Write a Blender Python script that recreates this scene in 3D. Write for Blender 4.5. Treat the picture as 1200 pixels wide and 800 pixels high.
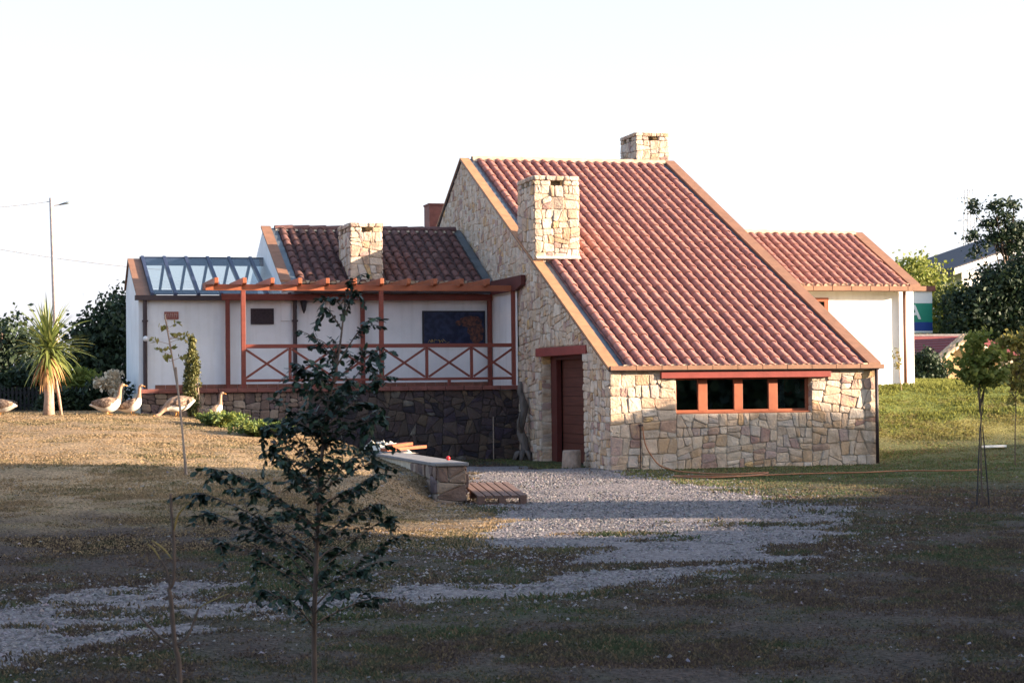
import bpy, math, random
import numpy as np
from mathutils import Matrix, Vector, noise

for o in list(bpy.data.objects): bpy.data.objects.remove(o)
SC = bpy.context.scene
COL = SC.collection
rnd = random.Random(7)
NP = np.random.default_rng(7)

# ------------------------------------------------------------------ camera
FPX = 2200.0
YAW, PIT, ROLL = math.atan(610/FPX), math.atan(50/FPX), -0.0105
fw = Vector((math.sin(YAW)*math.cos(PIT), math.cos(YAW)*math.cos(PIT), math.sin(PIT)))
rt = Vector((math.cos(YAW), -math.sin(YAW), 0)); up = rt.cross(fw)
c_, s_ = math.cos(ROLL), math.sin(ROLL)
rt, up = rt*c_+up*s_, -rt*s_+up*c_
CAM = Vector((-10.80, -32.334, 1.579))
cd = bpy.data.cameras.new('camera'); cam = bpy.data.objects.new('camera', cd); COL.objects.link(cam)
cam.matrix_world = Matrix(((rt.x, up.x, -fw.x, CAM.x), (rt.y, up.y, -fw.y, CAM.y), (rt.z, up.z, -fw.z, CAM.z), (0, 0, 0, 1)))
cd.sensor_width = 36; cd.lens = FPX/1200*36; cd.clip_start = 0.3; cd.clip_end = 3000
cd.dof.use_dof = True; cd.dof.focus_distance = 33; cd.dof.aperture_fstop = 11
SC.camera = cam

# ------------------------------------------------------------------ light
SB, SE = math.radians(68), math.radians(12)          # bearing from the facade's normal, elevation
sdir = Vector((math.sin(SB)*math.cos(SE), -math.cos(SB)*math.cos(SE), math.sin(SE)))   # towards the sun
w = bpy.data.worlds.new("World"); SC.world = w; w.use_nodes = True
nt = w.node_tree; bg = nt.nodes['Background']
sky = nt.nodes.new('ShaderNodeTexSky'); sky.sky_type = 'NISHITA'; sky.sun_disc = False
sky.sun_elevation = SE; sky.sun_rotation = math.atan2(sdir.x, sdir.y)
sky.air_density = 1.0; sky.dust_density = 2.5; sky.ozone_density = 1.3
veil = nt.nodes.new('ShaderNodeMix'); veil.data_type = 'RGBA'; veil.inputs[7].default_value = (2.04, 2.04, 2.52, 1)   # thin bright high cloud over the blue
tcw = nt.nodes.new('ShaderNodeTexCoord'); sxw = nt.nodes.new('ShaderNodeSeparateXYZ'); mrw = nt.nodes.new('ShaderNodeMapRange'); mrw.interpolation_type = 'SMOOTHSTEP'
mrw.inputs[1].default_value = .03; mrw.inputs[2].default_value = .55; mrw.inputs[3].default_value = .68; mrw.inputs[4].default_value = .06   # the veil is thickest low over the horizon
nt.links.new(tcw.outputs['Generated'], sxw.inputs[0]); nt.links.new(sxw.outputs['Z'], mrw.inputs[0]); nt.links.new(mrw.outputs[0], veil.inputs[0])
nt.links.new(sky.outputs[0], veil.inputs[6]); nt.links.new(veil.outputs[2], bg.inputs[0]); bg.inputs[1].default_value = 0.12
sl = bpy.data.lights.new('sun', 'SUN'); sl.energy = 5.0; sl.angle = math.radians(0.5); sl.color = (1, .80, .60)
so = bpy.data.objects.new('sun', sl); COL.objects.link(so)
so.rotation_euler = (-sdir).to_track_quat('-Z', 'Y').to_euler(); so.location = (40, -20, 40)
vs = SC.view_settings
vs.view_transform = 'Standard'; vs.look = 'None'; vs.exposure = 2.12; vs.gamma = 1; vs.use_curve_mapping = False
SC.render.engine = 'CYCLES'

# ------------------------------------------------------------------ helpers
def ray(x, y): return fw + rt*((x-600)/FPX) - up*((y-400)/FPX)
def at(x, y, u=None, v=None, z=None):
    """the point of the real plane u=, v= or z= that shows at a place of the survey photo"""
    d = ray(x, y)
    t = (u-CAM.x)/d.x if u is not None else (v-CAM.y)/d.y if v is not None else (z-CAM.z)/d.z
    return CAM + d*t
def proj(P):
    d = Vector(P)-CAM; return d.dot(rt), d.dot(up), d.dot(fw)

WL = {}                                            # world location of every empty
def empty(name, loc, label, cat, group=None, rz=0):
    o = bpy.data.objects.new(name, None); COL.objects.link(o); o.location = loc; o.rotation_euler = (0, 0, rz)
    o.empty_display_size = .1
    WL[o] = Vector(loc); o['label'] = label; o['category'] = cat
    if group: o['group'] = group
    return o
def tag(o, label=None, cat=None, group=None, kind=None):
    for k, v in (('label', label), ('category', cat), ('group', group), ('kind', kind)):
        if v: o[k] = v
    return o

class MB:
    def __init__(s): s.v = []; s.f = []; s.m = []
    def add(s, V, F, m=0):
        b = len(s.v); s.v += [tuple(p) for p in V]; s.f += [tuple(i+b for i in f) for f in F]; s.m += [m]*len(F); return s
    def box(s, x0, x1, y0, y1, z0, z1, m=0):
        V = [(x, y, z) for z in (z0, z1) for y in (y0, y1) for x in (x0, x1)]
        return s.add(V, [(0, 2, 3, 1), (4, 5, 7, 6), (0, 1, 5, 4), (2, 6, 7, 3), (0, 4, 6, 2), (1, 3, 7, 5)], m)
    def bar(s, A, B, w, h, m=0, upv=(0, 0, 1)):
        A, B = Vector(A), Vector(B); d = (B-A).normalized(); U = Vector(upv)
        S = d.cross(U)
        if S.length < 1e-4: S = d.cross(Vector((1, 0, 0)))
        S.normalize(); T = S.cross(d)
        V = [P+S*a*w/2+T*b*h/2 for P in (A, B) for a, b in ((-1, -1), (1, -1), (1, 1), (-1, 1))]
        return s.add(V, [(0, 1, 2, 3), (7, 6, 5, 4), (0, 4, 5, 1), (1, 5, 6, 2), (2, 6, 7, 3), (3, 7, 4, 0)], m)
    def prism(s, poly, d, m=0):
        """poly: 3d points, extruded by the vector d"""
        n = len(poly); P = [Vector(p) for p in poly]; D = Vector(d)
        V = P+[p+D for p in P]
        return s.add(V, [tuple(range(n-1, -1, -1)), tuple(range(n, 2*n))]+[(i, (i+1) % n, n+(i+1) % n, n+i) for i in range(n)], m)
    def tube(s, pts, r, n=8, m=0, flat=1.0, capped=True):
        pts = [Vector(p) for p in pts]; N = len(pts)
        R = r if hasattr(r, '__len__') else [r]*N
        V = []; prev = None
        for i, p in enumerate(pts):
            d = (pts[min(i+1, N-1)]-pts[max(i-1, 0)]).normalized()
            if prev is None:
                a = d.cross(Vector((0, 0, 1)))
                if a.length < .1: a = d.cross(Vector((0, 1, 0)))
            else: a = prev-d*prev.dot(d)
            a.normalize(); prev = a; b = d.cross(a)
            for k in range(n):
                t = 2*math.pi*k/n; V.append(p+a*math.cos(t)*R[i]+b*math.sin(t)*R[i]*flat)
        F = [(i*n+k, i*n+(k+1) % n, (i+1)*n+(k+1) % n, (i+1)*n+k) for i in range(N-1) for k in range(n)]
        if capped: F += [tuple(range(n-1, -1, -1)), tuple((N-1)*n+k for k in range(n))]
        return s.add(V, F, m)
    def ball(s, c, r, n=8, m=0, sc=(1, 1, 1)):
        V = []; F = []
        for i in range(n+1):
            a = math.pi*i/n
            for k in range(n*2):
                b = math.pi*k/n
                V.append((c[0]+r*sc[0]*math.sin(a)*math.cos(b), c[1]+r*sc[1]*math.sin(a)*math.sin(b), c[2]+r*sc[2]*math.cos(a)))
        for i in range(n):
            for k in range(n*2):
                F.append((i*2*n+k, (i+1)*2*n+k, (i+1)*2*n+(k+1) % (2*n), i*2*n+(k+1) % (2*n)))
        return s.add(V, F, m)
    def build(s, name, mat, parent=None, smooth=False, label=None, bevel=0):
        off = WL.get(parent)
        if off is None and parent is not None: off = WL['ob', parent.name]
        off = off or Vector((0, 0, 0))
        me = bpy.data.meshes.new(name)
        me.from_pydata([(p[0]-off.x, p[1]-off.y, p[2]-off.z) for p in s.v], [], s.f)
        for mm in (mat if isinstance(mat, (list, tuple)) else [mat]): me.materials.append(mm)
        if any(s.m): me.polygons.foreach_set('material_index', s.m)
        if smooth: me.polygons.foreach_set('use_smooth', [True]*len(s.f))
        me.validate(); me.update()
        o = bpy.data.objects.new(name, me); COL.objects.link(o)
        if parent is not None: o.parent = parent
        WL['ob', o.name] = off
        if bevel:
            b = o.modifiers.new('bevel', 'BEVEL'); b.width = bevel; b.segments = 2; b.limit_method = 'ANGLE'
        if label: o['label'] = label
        return o

def fastmesh(name, V, F, mat, parent=None, cols=None, smooth=False):
    """V (n,3), F (m,3|4) numpy"""
    off = WL.get(parent)
    if off is None and parent is not None: off = WL['ob', parent.name]
    if off is not None: V = V-np.array(off)
    me = bpy.data.meshes.new(name); k = F.shape[1]
    me.vertices.add(len(V)); me.vertices.foreach_set('co', V.astype(np.float32).ravel())
    me.loops.add(F.size); me.loops.foreach_set('vertex_index', F.astype(np.int32).ravel())
    me.polygons.add(len(F)); me.polygons.foreach_set('loop_start', np.arange(0, F.size, k, dtype=np.int32))
    if smooth: me.polygons.foreach_set('use_smooth', np.ones(len(F), bool))
    me.materials.append(mat)
    for nm, c in (cols or {}).items():
        a = me.attributes.new(nm, 'FLOAT_COLOR', 'POINT')
        c4 = np.ones((len(V), 4), np.float32); c4[:, :c.shape[1]] = c; a.data.foreach_set('color', c4.ravel())
    me.update(calc_edges=True)
    o = bpy.data.objects.new(name, me); COL.objects.link(o)
    if parent is not None: o.parent = parent
    WL['ob', o.name] = off or Vector((0, 0, 0)) if off is None else Vector(off)
    return o

# ------------------------------------------------------------------ materials
def mat(name, base=(.5, .5, .5), rough=.8, ramp=None, island=0, nscale=6, namt=.25, bump=.2, bscale=40, fine=None, metal=0, spec=.4, coord='Object', emit=None, trans=0, transl=0, stretch=None):
    m = bpy.data.materials.new(name); m.use_nodes = True; n = m.node_tree.nodes; L = m.node_tree.links
    p = n['Principled BSDF']; p.inputs['Roughness'].default_value = rough; p.inputs['Metallic'].default_value = metal
    p.inputs['Specular IOR Level'].default_value = spec
    tc = n.new('ShaderNodeTexCoord'); src = tc.outputs[coord]
    if stretch:
        mp = n.new('ShaderNodeMapping'); mp.inputs['Scale'].default_value = stretch; L.new(src, mp.inputs['Vector']); src = mp.outputs[0]
    nz = n.new('ShaderNodeTexNoise'); nz.inputs['Scale'].default_value = nscale; nz.inputs['Detail'].default_value = 6; nz.inputs['Roughness'].default_value = .62
    L.new(src, nz.inputs['Vector'])
    if ramp:
        cr = n.new('ShaderNodeValToRGB'); e = cr.color_ramp.elements
        while len(e) > 1: e.remove(e[-1])
        for i, (pos, c) in enumerate(ramp):
            q = e[0] if i == 0 else e.new(pos); q.position = pos; q.color = (*c, 1)
        if island:
            g = n.new('ShaderNodeNewGeometry'); mx = n.new('ShaderNodeMix'); mx.data_type = 'FLOAT'; mx.inputs[0].default_value = 1-island
            L.new(g.outputs['Random Per Island'], mx.inputs[2]); L.new(nz.outputs[0], mx.inputs[3]); L.new(mx.outputs[0], cr.inputs[0])
        else: L.new(nz.outputs[0], cr.inputs[0])
        col = cr.outputs[0]
    else:
        rgb = n.new('ShaderNodeRGB'); rgb.outputs[0].default_value = (*base, 1); col = rgb.outputs[0]
    # value variation by noise
    mr = n.new('ShaderNodeMapRange'); mr.inputs[1].default_value = .3; mr.inputs[2].default_value = .7
    mr.inputs[3].default_value = 1-namt; mr.inputs[4].default_value = 1+namt*.6; L.new(nz.outputs[0], mr.inputs[0])
    hv = n.new('ShaderNodeHueSaturation'); L.new(col, hv.inputs['Color']); L.new(mr.outputs[0], hv.inputs['Value'])
    L.new(hv.outputs[0], p.inputs['Base Color'])
    if bump:
        nb = n.new('ShaderNodeTexNoise'); nb.inputs['Scale'].default_value = bscale; nb.inputs['Detail'].default_value = 8; L.new(src, nb.inputs['Vector'])
        bp = n.new('ShaderNodeBump'); bp.inputs['Strength'].default_value = bump; bp.inputs['Distance'].default_value = .03
        L.new(nb.outputs[0], bp.inputs['Height']); L.new(bp.outputs[0], p.inputs['Normal'])
    if transl:
        out = n['Material Output']; tr = n.new('ShaderNodeBsdfTranslucent'); L.new(hv.outputs[0], tr.inputs[0])
        ms = n.new('ShaderNodeMixShader'); ms.inputs[0].default_value = transl
        L.new(p.outputs[0], ms.inputs[1]); L.new(tr.outputs[0], ms.inputs[2]); L.new(ms.outputs[0], out.inputs[0])
    return m

def glassmat(name, tint=(.8, .9, .95), mixv=.8, rough=.02, gmax=1.0):
    m = bpy.data.materials.new(name); m.use_nodes = True; n = m.node_tree.nodes; L = m.node_tree.links
    for x in list(n):
        if x.type == 'BSDF_PRINCIPLED': n.remove(x)
    t = n.new('ShaderNodeBsdfTransparent'); t.inputs[0].default_value = (*tint, 1)
    g = n.new('ShaderNodeBsdfGlossy'); g.inputs['Roughness'].default_value = rough
    fr = n.new('ShaderNodeFresnel'); fr.inputs[0].default_value = 1.5
    mr = n.new('ShaderNodeMapRange'); mr.inputs[3].default_value = 1-mixv; mr.inputs[4].default_value = gmax; L.new(fr.outputs[0], mr.inputs[0])
    ms = n.new('ShaderNodeMixShader'); L.new(mr.outputs[0], ms.inputs[0]); L.new(t.outputs[0], ms.inputs[1]); L.new(g.outputs[0], ms.inputs[2])
    L.new(ms.outputs[0], n['Material Output'].inputs[0]); return m

def attrmat(name, attr, rough=.9, bump=0, bscale=60, transl=0):
    m = bpy.data.materials.new(name); m.use_nodes = True; n = m.node_tree.nodes; L = m.node_tree.links
    p = n['Principled BSDF']; p.inputs['Roughness'].default_value = rough; p.inputs['Specular IOR Level'].default_value = .2
    a = n.new('ShaderNodeAttribute'); a.attribute_name = attr; L.new(a.outputs['Color'], p.inputs['Base Color'])
    if transl:
        tr = n.new('ShaderNodeBsdfTranslucent'); L.new(a.outputs['Color'], tr.inputs[0])
        ms = n.new('ShaderNodeMixShader'); ms.inputs[0].default_value = transl
        L.new(p.outputs[0], ms.inputs[1]); L.new(tr.outputs[0], ms.inputs[2]); L.new(ms.outputs[0], n['Material Output'].inputs[0])
    return m

M = {}
M['stone'] = mat('sandstone', rough=.9, island=.86, nscale=5, namt=.32, bump=.55, bscale=26,
    ramp=[(0, (0.178, 0.106, 0.106)), (.06, (0.381, 0.237, 0.200)), (.15, (0.508, 0.362, 0.253)), (.30, (0.597, 0.475, 0.372)), (.45, (0.508, 0.388, 0.293)), (.55, (0.635, 0.537, 0.439)), (.66, (0.483, 0.325, 0.200)), (.78, (0.572, 0.488, 0.412)), (.88, (0.343, 0.213, 0.186)), (.94, (0.597, 0.400, 0.186)), (1, (0.546, 0.438, 0.333))])
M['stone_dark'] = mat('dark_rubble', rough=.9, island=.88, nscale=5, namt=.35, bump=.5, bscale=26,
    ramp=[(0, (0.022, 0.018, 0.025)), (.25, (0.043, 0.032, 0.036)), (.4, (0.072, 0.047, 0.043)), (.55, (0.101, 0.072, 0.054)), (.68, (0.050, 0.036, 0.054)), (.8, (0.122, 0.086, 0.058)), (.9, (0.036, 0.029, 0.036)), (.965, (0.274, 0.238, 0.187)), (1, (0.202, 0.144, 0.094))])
M['mortar'] = mat('mortar', (.54, .46, .36), .95, nscale=12, bump=.3)
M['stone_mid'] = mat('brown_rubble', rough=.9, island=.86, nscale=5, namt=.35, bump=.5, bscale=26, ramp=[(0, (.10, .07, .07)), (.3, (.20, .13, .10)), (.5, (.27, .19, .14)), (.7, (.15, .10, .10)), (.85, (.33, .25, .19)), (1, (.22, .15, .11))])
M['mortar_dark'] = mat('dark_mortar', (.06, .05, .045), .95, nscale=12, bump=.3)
M['tile'] = mat('clay_tile', rough=.8, island=.28, nscale=7, namt=.28, bump=.25, bscale=50,
    ramp=[(0, (.20, .09, .085)), (.3, (.29, .125, .11)), (.5, (.345, .15, .125)), (.7, (.38, .175, .14)), (.85, (.32, .14, .13)), (1, (.43, .24, .19))])
M['tile_old_shaded'] = mat('weathered_shaded_tile', rough=.85, island=.55, nscale=6, namt=.35, bump=.3, bscale=50,
    ramp=[(0, (.085, .042, .038)), (.35, (.13, .062, .055)), (.6, (.17, .08, .07)), (.8, (.15, .085, .075)), (1, (.22, .12, .10))])  # weathered tile, darkened further to carry the roof's shade
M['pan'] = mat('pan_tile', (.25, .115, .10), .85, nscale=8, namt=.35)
M['pan_old_shaded'] = mat('weathered_shaded_pan', (.13, .07, .06), .85, nscale=8, namt=.35)
M['tmortar'] = mat('tile_mortar', (.62, .5, .36), .95, nscale=14, namt=.2)
M['copingb'] = mat('brown_coping', (.25, .125, .075), .7, nscale=5, namt=.22, bump=.1)
M['coping'] = mat('terracotta_coping', (.40, .20, .10), .7, nscale=5, namt=.22, bump=.1)
M['lead'] = mat('lead_flashing', (.12, .145, .165), .45, nscale=4, namt=.35, bump=.15, bscale=12, metal=.3)
M['white'] = mat('white_render', (.80, .79, .79), .92, nscale=1.3, namt=.10, bump=.12, bscale=90)
_m = M['white'].node_tree; _n = _m.nodes; _p = _n['Principled BSDF']; _l = _p.inputs['Base Color'].links[0].from_socket
_tc = _n.new('ShaderNodeTexCoord'); _mp = _n.new('ShaderNodeMapping'); _mp.inputs['Scale'].default_value = (5, 5, .35); _nz = _n.new('ShaderNodeTexNoise'); _nz.inputs['Scale'].default_value = 1.6; _nz.inputs['Detail'].default_value = 5
_m.links.new(_tc.outputs['Object'], _mp.inputs[0]); _m.links.new(_mp.outputs[0], _nz.inputs[0]); _mr = _n.new('ShaderNodeMapRange'); _mr.inputs[1].default_value = .5; _mr.inputs[2].default_value = .8; _mr.inputs[4].default_value = .35
_m.links.new(_nz.outputs[0], _mr.inputs[0]); _mx = _n.new('ShaderNodeMix'); _mx.data_type = 'RGBA'; _mx.inputs[7].default_value = (.52, .49, .45, 1)
_m.links.new(_mr.outputs[0], _mx.inputs[0]); _m.links.new(_l, _mx.inputs[6]); _m.links.new(_mx.outputs[2], _p.inputs['Base Color'])
M['whitep'] = mat('white_paint', (.78, .78, .78), .5, namt=.05, bump=0)
M['redwood'] = mat('red_stained_wood', (.19, .042, .027), .55, nscale=3, namt=.2, bump=.12, bscale=14, stretch=(1, 1, 6))
M['orwood'] = mat('orange_stained_wood', (.33, .095, .042), .5, nscale=4, namt=.22, bump=.12, bscale=14)
M['darkred'] = mat('dark_red_wood', (.09, .018, .015), .55, nscale=4, namt=.2, bump=.1, bscale=14)
M['lintel'] = mat('painted_lintel', (.25, .045, .035), .5, nscale=3, namt=.18, bump=.08, bscale=14)
M['plank'] = mat('door_planks', rough=.6, island=.8, ramp=[(0, (.05, .015, .012)), (.5, (.10, .03, .02)), (1, (.16, .05, .03))], nscale=5, namt=.3, stretch=(1, .3, 6))
M['dark'] = mat('black_metal', (.022, .02, .028), .5, bump=0, namt=.1)
M['gutterd'] = mat('dark_gutter', (.05, .032, .035), .5, bump=0, namt=.15)
M['brownpipe'] = mat('brown_pipe', (.22, .11, .08), .5, bump=0, namt=.15)
M['steel'] = mat('blue_grey_steel', (.028, .036, .075), .45, bump=0, namt=.12)
M['skirt'] = mat('brick_skirting', (.25, .10, .065), .8, nscale=9, namt=.3)
M['cap'] = mat('clay_cap', (.20, .07, .055), .7, nscale=7, namt=.3)
M['glassroof'] = glassmat('roof_glass', (.95, .98, .985), .96, gmax=.22)
M['glass'] = glassmat('window_glass', (.5, .53, .55), .68)
M['void'] = mat('dark_interior', (.045, .04, .04), .9, bump=0)
M['conc'] = mat('concrete', (.20, .19, .19), .9, nscale=6, namt=.25, bump=.3)
M['pale'] = mat('pale_sheet', (.55, .5, .42), .8, nscale=8, namt=.2, bump=.3)
M['bark'] = mat('bark', (.16, .11, .085), .9, nscale=14, namt=.4, bump=.6, bscale=40, stretch=(1, 1, .25))
M['barkpale'] = mat('pale_bark', (.40, .27, .20), .85, nscale=14, namt=.3, bump=.3)
M['deadwood'] = mat('driftwood', (.13, .11, .10), .95, nscale=9, namt=.55, bump=.8, bscale=24, stretch=(1, 1, .3))
M['stump'] = mat('stump_wood', (.34, .26, .21), .9, nscale=9, namt=.35, bump=.4, bscale=24)
M['hose'] = mat('orange_hose', (.36, .14, .06), .5, bump=0)
M['redplastic'] = mat('red_plastic', (.7, .03, .03), .35, bump=0, namt=.05)
M['fence'] = mat('black_fence_wood', (.012, .012, .014), .8, bump=.1)
def leafm(name, ramp, transl=.25, rough=.65):
    return mat(name, rough=rough, island=.9, ramp=ramp, nscale=3, namt=.2, bump=0, transl=transl)
M['leaf_dark'] = leafm('dark_leaves', [(0, (.010, .022, .014)), (.5, (.022, .042, .018)), (1, (.045, .07, .025))], .12)
M['leaf_blue'] = leafm('bluish_leaves', [(0, (.012, .028, .020)), (.5, (.020, .045, .028)), (1, (.042, .075, .036))], .12, .5)
M['leaf_mid'] = leafm('mid_leaves', [(0, (.05, .075, .02)), (.5, (.10, .13, .03)), (1, (.18, .19, .05))])
M['leaf_yel'] = leafm('sunlit_yellow_green_leaves', [(0, (.12, .16, .03)), (.5, (.22, .25, .05)), (1, (.34, .34, .09))], .4)
M['leaf_gold'] = leafm('golden_leaves', [(0, (.12, .13, .03)), (.5, (.24, .22, .05)), (1, (.36, .28, .09))], .35)
M['leaf_pale'] = leafm('pale_blossom', [(0, (.55, .42, .28)), (.6, (.7, .6, .45)), (1, (.8, .74, .62))], .3)
M['leaf_cyp'] = leafm('cypress_leaves', [(0, (.05, .05, .02)), (.5, (.11, .12, .03)), (1, (.2, .17, .05))], .15)
M['leaf_jun'] = leafm('juniper_needles', [(0, (.04, .08, .02)), (.5, (.10, .15, .03)), (1, (.26, .27, .05))], .2)
M['palm'] = leafm('strap_leaves', [(0, (.09, .12, .03)), (.5, (.19, .23, .06)), (1, (.34, .33, .11))], .3, .45)
M['palmdead'] = leafm('dead_strap_leaves', [(0, (.28, .14, .05)), (1, (.5, .28, .12))], .2)

# ------------------------------------------------------------------ terrain
def ss(x, a, b):
    t = np.clip((x-a)/(b-a), 0, 1); return t*t*(3-2*t)
def terr(u, v):
    u = np.asarray(u, float); v = np.asarray(v, float)
    h = np.interp(v, [-60, -17.5, -14, -8, -2, 2, 4.5, 6.2, 8, 60], [-.25, 0, .13, .44, .80, 1.0, 1.09, 1.09, 1.1, 1.15])
    lat = np.interp(u, [-30, -9, -7.5, -6.2, -5.0], [1.03, 1.0, .95, .82, .70])
    edge = np.interp(v, [-60, -13, -10, -8.1, -7.4, 60], [-7.5, -7.2, -6.6, -5.45, -4.95, -4.95])
    wid = np.interp(v, [-60, -13, -8.1, -7.3, 60], [3.0, 2.6, 1.1, .15, .15])
    m = 1-ss(u, edge-wid*.5, edge+wid*.5)
    left = h*lat*m
    base = np.interp(v, [-60, -17.5, 60], [-.25, 0, 0])
    left = np.where(v < -17.5, h, left)
    # right bank
    s = (u-CAM.x)*math.sin(YAW)+(v-CAM.y)*math.cos(YAW)
    bank = np.interp(s, [-50, 30, 34.5, 37, 39, 41.5, 44.2, 47, 400], [0, 0, .05, .20, .50, 1.02, 1.44, 1.54, 1.56])
    mr = ss(u, 5.35, 6.2)
    mr = np.where(v > 8.6, 1.0, mr)
    r = bank*mr
    # the house platform is at 0 in front of the terrace, the land behind it high
    rr = np.where((v > 8.3) & (u > -8), 1.1, r)
    rr = np.maximum(rr, r)
    z = np.where(u < -4.96, np.maximum(left, np.where(v > 8.3, 1.1, left)), np.where(v < -17.5, base, rr))
    return z
def terrz(u, v): return float(terr(u, v))

yard_px = [(545, 546), (640, 548), (720, 552), (800, 566), (890, 580), (965, 594), (992, 612), (985, 632), (915, 660), (810, 678), (720, 688), (620, 700), (480, 712), (340, 722), (200, 742), (0, 768), (-120, 790), (-120, 712), (0, 702), (130, 690), (300, 680), (430, 668), (520, 648), (545, 640), (606, 600), (545, 590)]
yard = np.array([tuple(at(x, y, z=0))[:2] for x, y in yard_px])
isl_px = [(440, 640), (560, 641), (680, 640), (712, 652), (650, 664), (570, 662), (530, 684), (450, 690), (400, 672), (410, 650)]
isl = np.array([tuple(at(x, y, z=0))[:2] for x, y in isl_px])
def sdist(P, poly):
    """signed distance to a polygon, positive inside"""
    d = np.full(len(P), 1e9); ins = np.zeros(len(P), bool); n = len(poly)
    for i in range(n):
        a, b = poly[i], poly[(i+1) % n]; e = b-a; wv = P-a
        t = np.clip((wv@e)/(e@e), 0, 1); d = np.minimum(d, np.hypot(*(wv-np.outer(t, e)).T))
        c = ((a[1] <= P[:, 1]) != (b[1] <= P[:, 1])) & (P[:, 0] < (b[0]-a[0])*(P[:, 1]-a[1])/((b[1]-a[1])+1e-12)+a[0]); ins ^= c
    return np.where(ins, d, -d)
# cheap smooth value noise in numpy
_T = NP.random((256, 256))
def vn(x, y):
    xi = np.floor(x).astype(int); yi = np.floor(y).astype(int); fx = x-xi; fy = y-yi
    fx = fx*fx*(3-2*fx); fy = fy*fy*(3-2*fy); g = lambda a, b: _T[a % 256, b % 256]
    return (g(xi, yi)*(1-fx)+g(xi+1, yi)*fx)*(1-fy)+(g(xi, yi+1)*(1-fx)+g(xi+1, yi+1)*fx)*fy
def fbm(x, y, s, o=4):
    r = 0; a = .5; t = 0
    for k in range(o): r = r+a*vn(x*s*2**k+17*k, y*s*2**k+31*k); t += a; a *= .55
    return r/t
def gravel_mask(u, v):
    P = np.stack([u, v], 1); d = sdist(P, yard)-.05*(u < -6)
    di = sdist(P, isl)
    n = fbm(u, v, 1.3)-.5; n2 = fbm(u+50, v*1.6, .7)-.5
    g = np.clip(.5+(d+n*1.3)/.5, 0, 1)
    g = np.where(u > -3.0, np.clip(.5+(d+n*2.2)/.9, 0, 1), g)
    g = g*np.clip(.5-(di+n2*2.4+n*1.6-.15)/.3, 0, 1)
    patch = np.clip((fbm(u*1.0+9, v*1.7, .9)-.60)*9, 0, 1)*np.clip((-v-10)/4, 0, 1)
    left_ = np.clip((-u-5.5)/2, 0, 1); pt2 = np.clip((fbm(u+3, v+3, 2.2)-.50)*7, 0, 1)*left_
    return g*(1-patch*.7)*(1-pt2*.55)
def CL(u, v): return .36*fbm(u+30, v+10, .5)+.34*fbm(u+5, v+77, 1.7)+.30*fbm(u+15, v+7, 5.0, 2)
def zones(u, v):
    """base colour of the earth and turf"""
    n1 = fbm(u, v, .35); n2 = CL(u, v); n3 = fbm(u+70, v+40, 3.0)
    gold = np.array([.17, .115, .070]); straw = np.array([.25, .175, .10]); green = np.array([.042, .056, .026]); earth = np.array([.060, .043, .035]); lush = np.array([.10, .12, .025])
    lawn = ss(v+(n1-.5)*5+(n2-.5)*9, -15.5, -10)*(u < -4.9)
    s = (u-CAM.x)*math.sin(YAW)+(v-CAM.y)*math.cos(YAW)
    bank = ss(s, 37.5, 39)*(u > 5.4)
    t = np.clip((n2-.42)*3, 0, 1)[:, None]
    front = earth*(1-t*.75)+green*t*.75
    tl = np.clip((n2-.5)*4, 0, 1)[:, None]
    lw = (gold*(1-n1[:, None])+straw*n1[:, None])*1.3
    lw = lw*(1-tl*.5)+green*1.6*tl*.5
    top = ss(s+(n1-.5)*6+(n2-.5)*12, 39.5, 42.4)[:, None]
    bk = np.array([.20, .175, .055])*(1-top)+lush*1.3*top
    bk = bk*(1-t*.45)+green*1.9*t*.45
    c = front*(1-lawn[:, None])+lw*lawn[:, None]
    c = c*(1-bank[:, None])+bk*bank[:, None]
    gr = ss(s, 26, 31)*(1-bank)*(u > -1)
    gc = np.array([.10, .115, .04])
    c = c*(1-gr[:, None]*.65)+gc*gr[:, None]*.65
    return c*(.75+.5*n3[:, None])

def axis(lo, hi, step, far):
    a = list(np.arange(lo, hi, step)); s = step; x = a[-1]
    while x < far: s *= 1.22; x += s; a.append(x)
    s = step; x = lo; pre = []
    while x > -far: s *= 1.22; x -= s; pre.append(x)
    return np.array(pre[::-1]+a)
gu = axis(-15, 13, .13, 900); gv = axis(-30, 14, .13, 900)
UU, VV = np.meshgrid(gu, gv); uf, vf = UU.ravel(), VV.ravel()
zz = terr(uf, vf)
near = (np.abs(uf) < 40) & (np.abs(vf) < 60)
zz = zz+np.where(near, (fbm(uf, vf, 1.2)-.5)*.05+(fbm(uf, vf, 4)-.5)*.025, 0)
nu, nv = len(gu), len(gv)
ii = (np.arange(nv-1)[:, None]*nu+np.arange(nu-1)[None]).ravel()
F = np.stack([ii, ii+1, ii+nu+1, ii+nu], 1)
gm = gravel_mask(uf, vf); zc = zones(uf, vf)
gmat = bpy.data.materials.new('ground_earth'); gmat.use_nodes = True
n = gmat.node_tree.nodes; L = gmat.node_tree.links; p = n['Principled BSDF']; p.inputs['Roughness'].default_value = .95; p.inputs['Specular IOR Level'].default_value = .15
a1 = n.new('ShaderNodeAttribute'); a1.attribute_name = 'earth'; a2 = n.new('ShaderNodeAttribute'); a2.attribute_name = 'gravel'
tc = n.new('ShaderNodeTexCoord')
vo = n.new('ShaderNodeTexVoronoi'); vo.inputs['Scale'].default_value = 26; L.new(tc.outputs['Object'], vo.inputs['Vector'])
cr = n.new('ShaderNodeValToRGB'); cr.color_ramp.elements[0].color = (.095, .08, .08, 1); cr.color_ramp.elements[1].color = (.29, .255, .25, 1); L.new(vo.outputs['Color'], cr.inputs[0])
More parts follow.
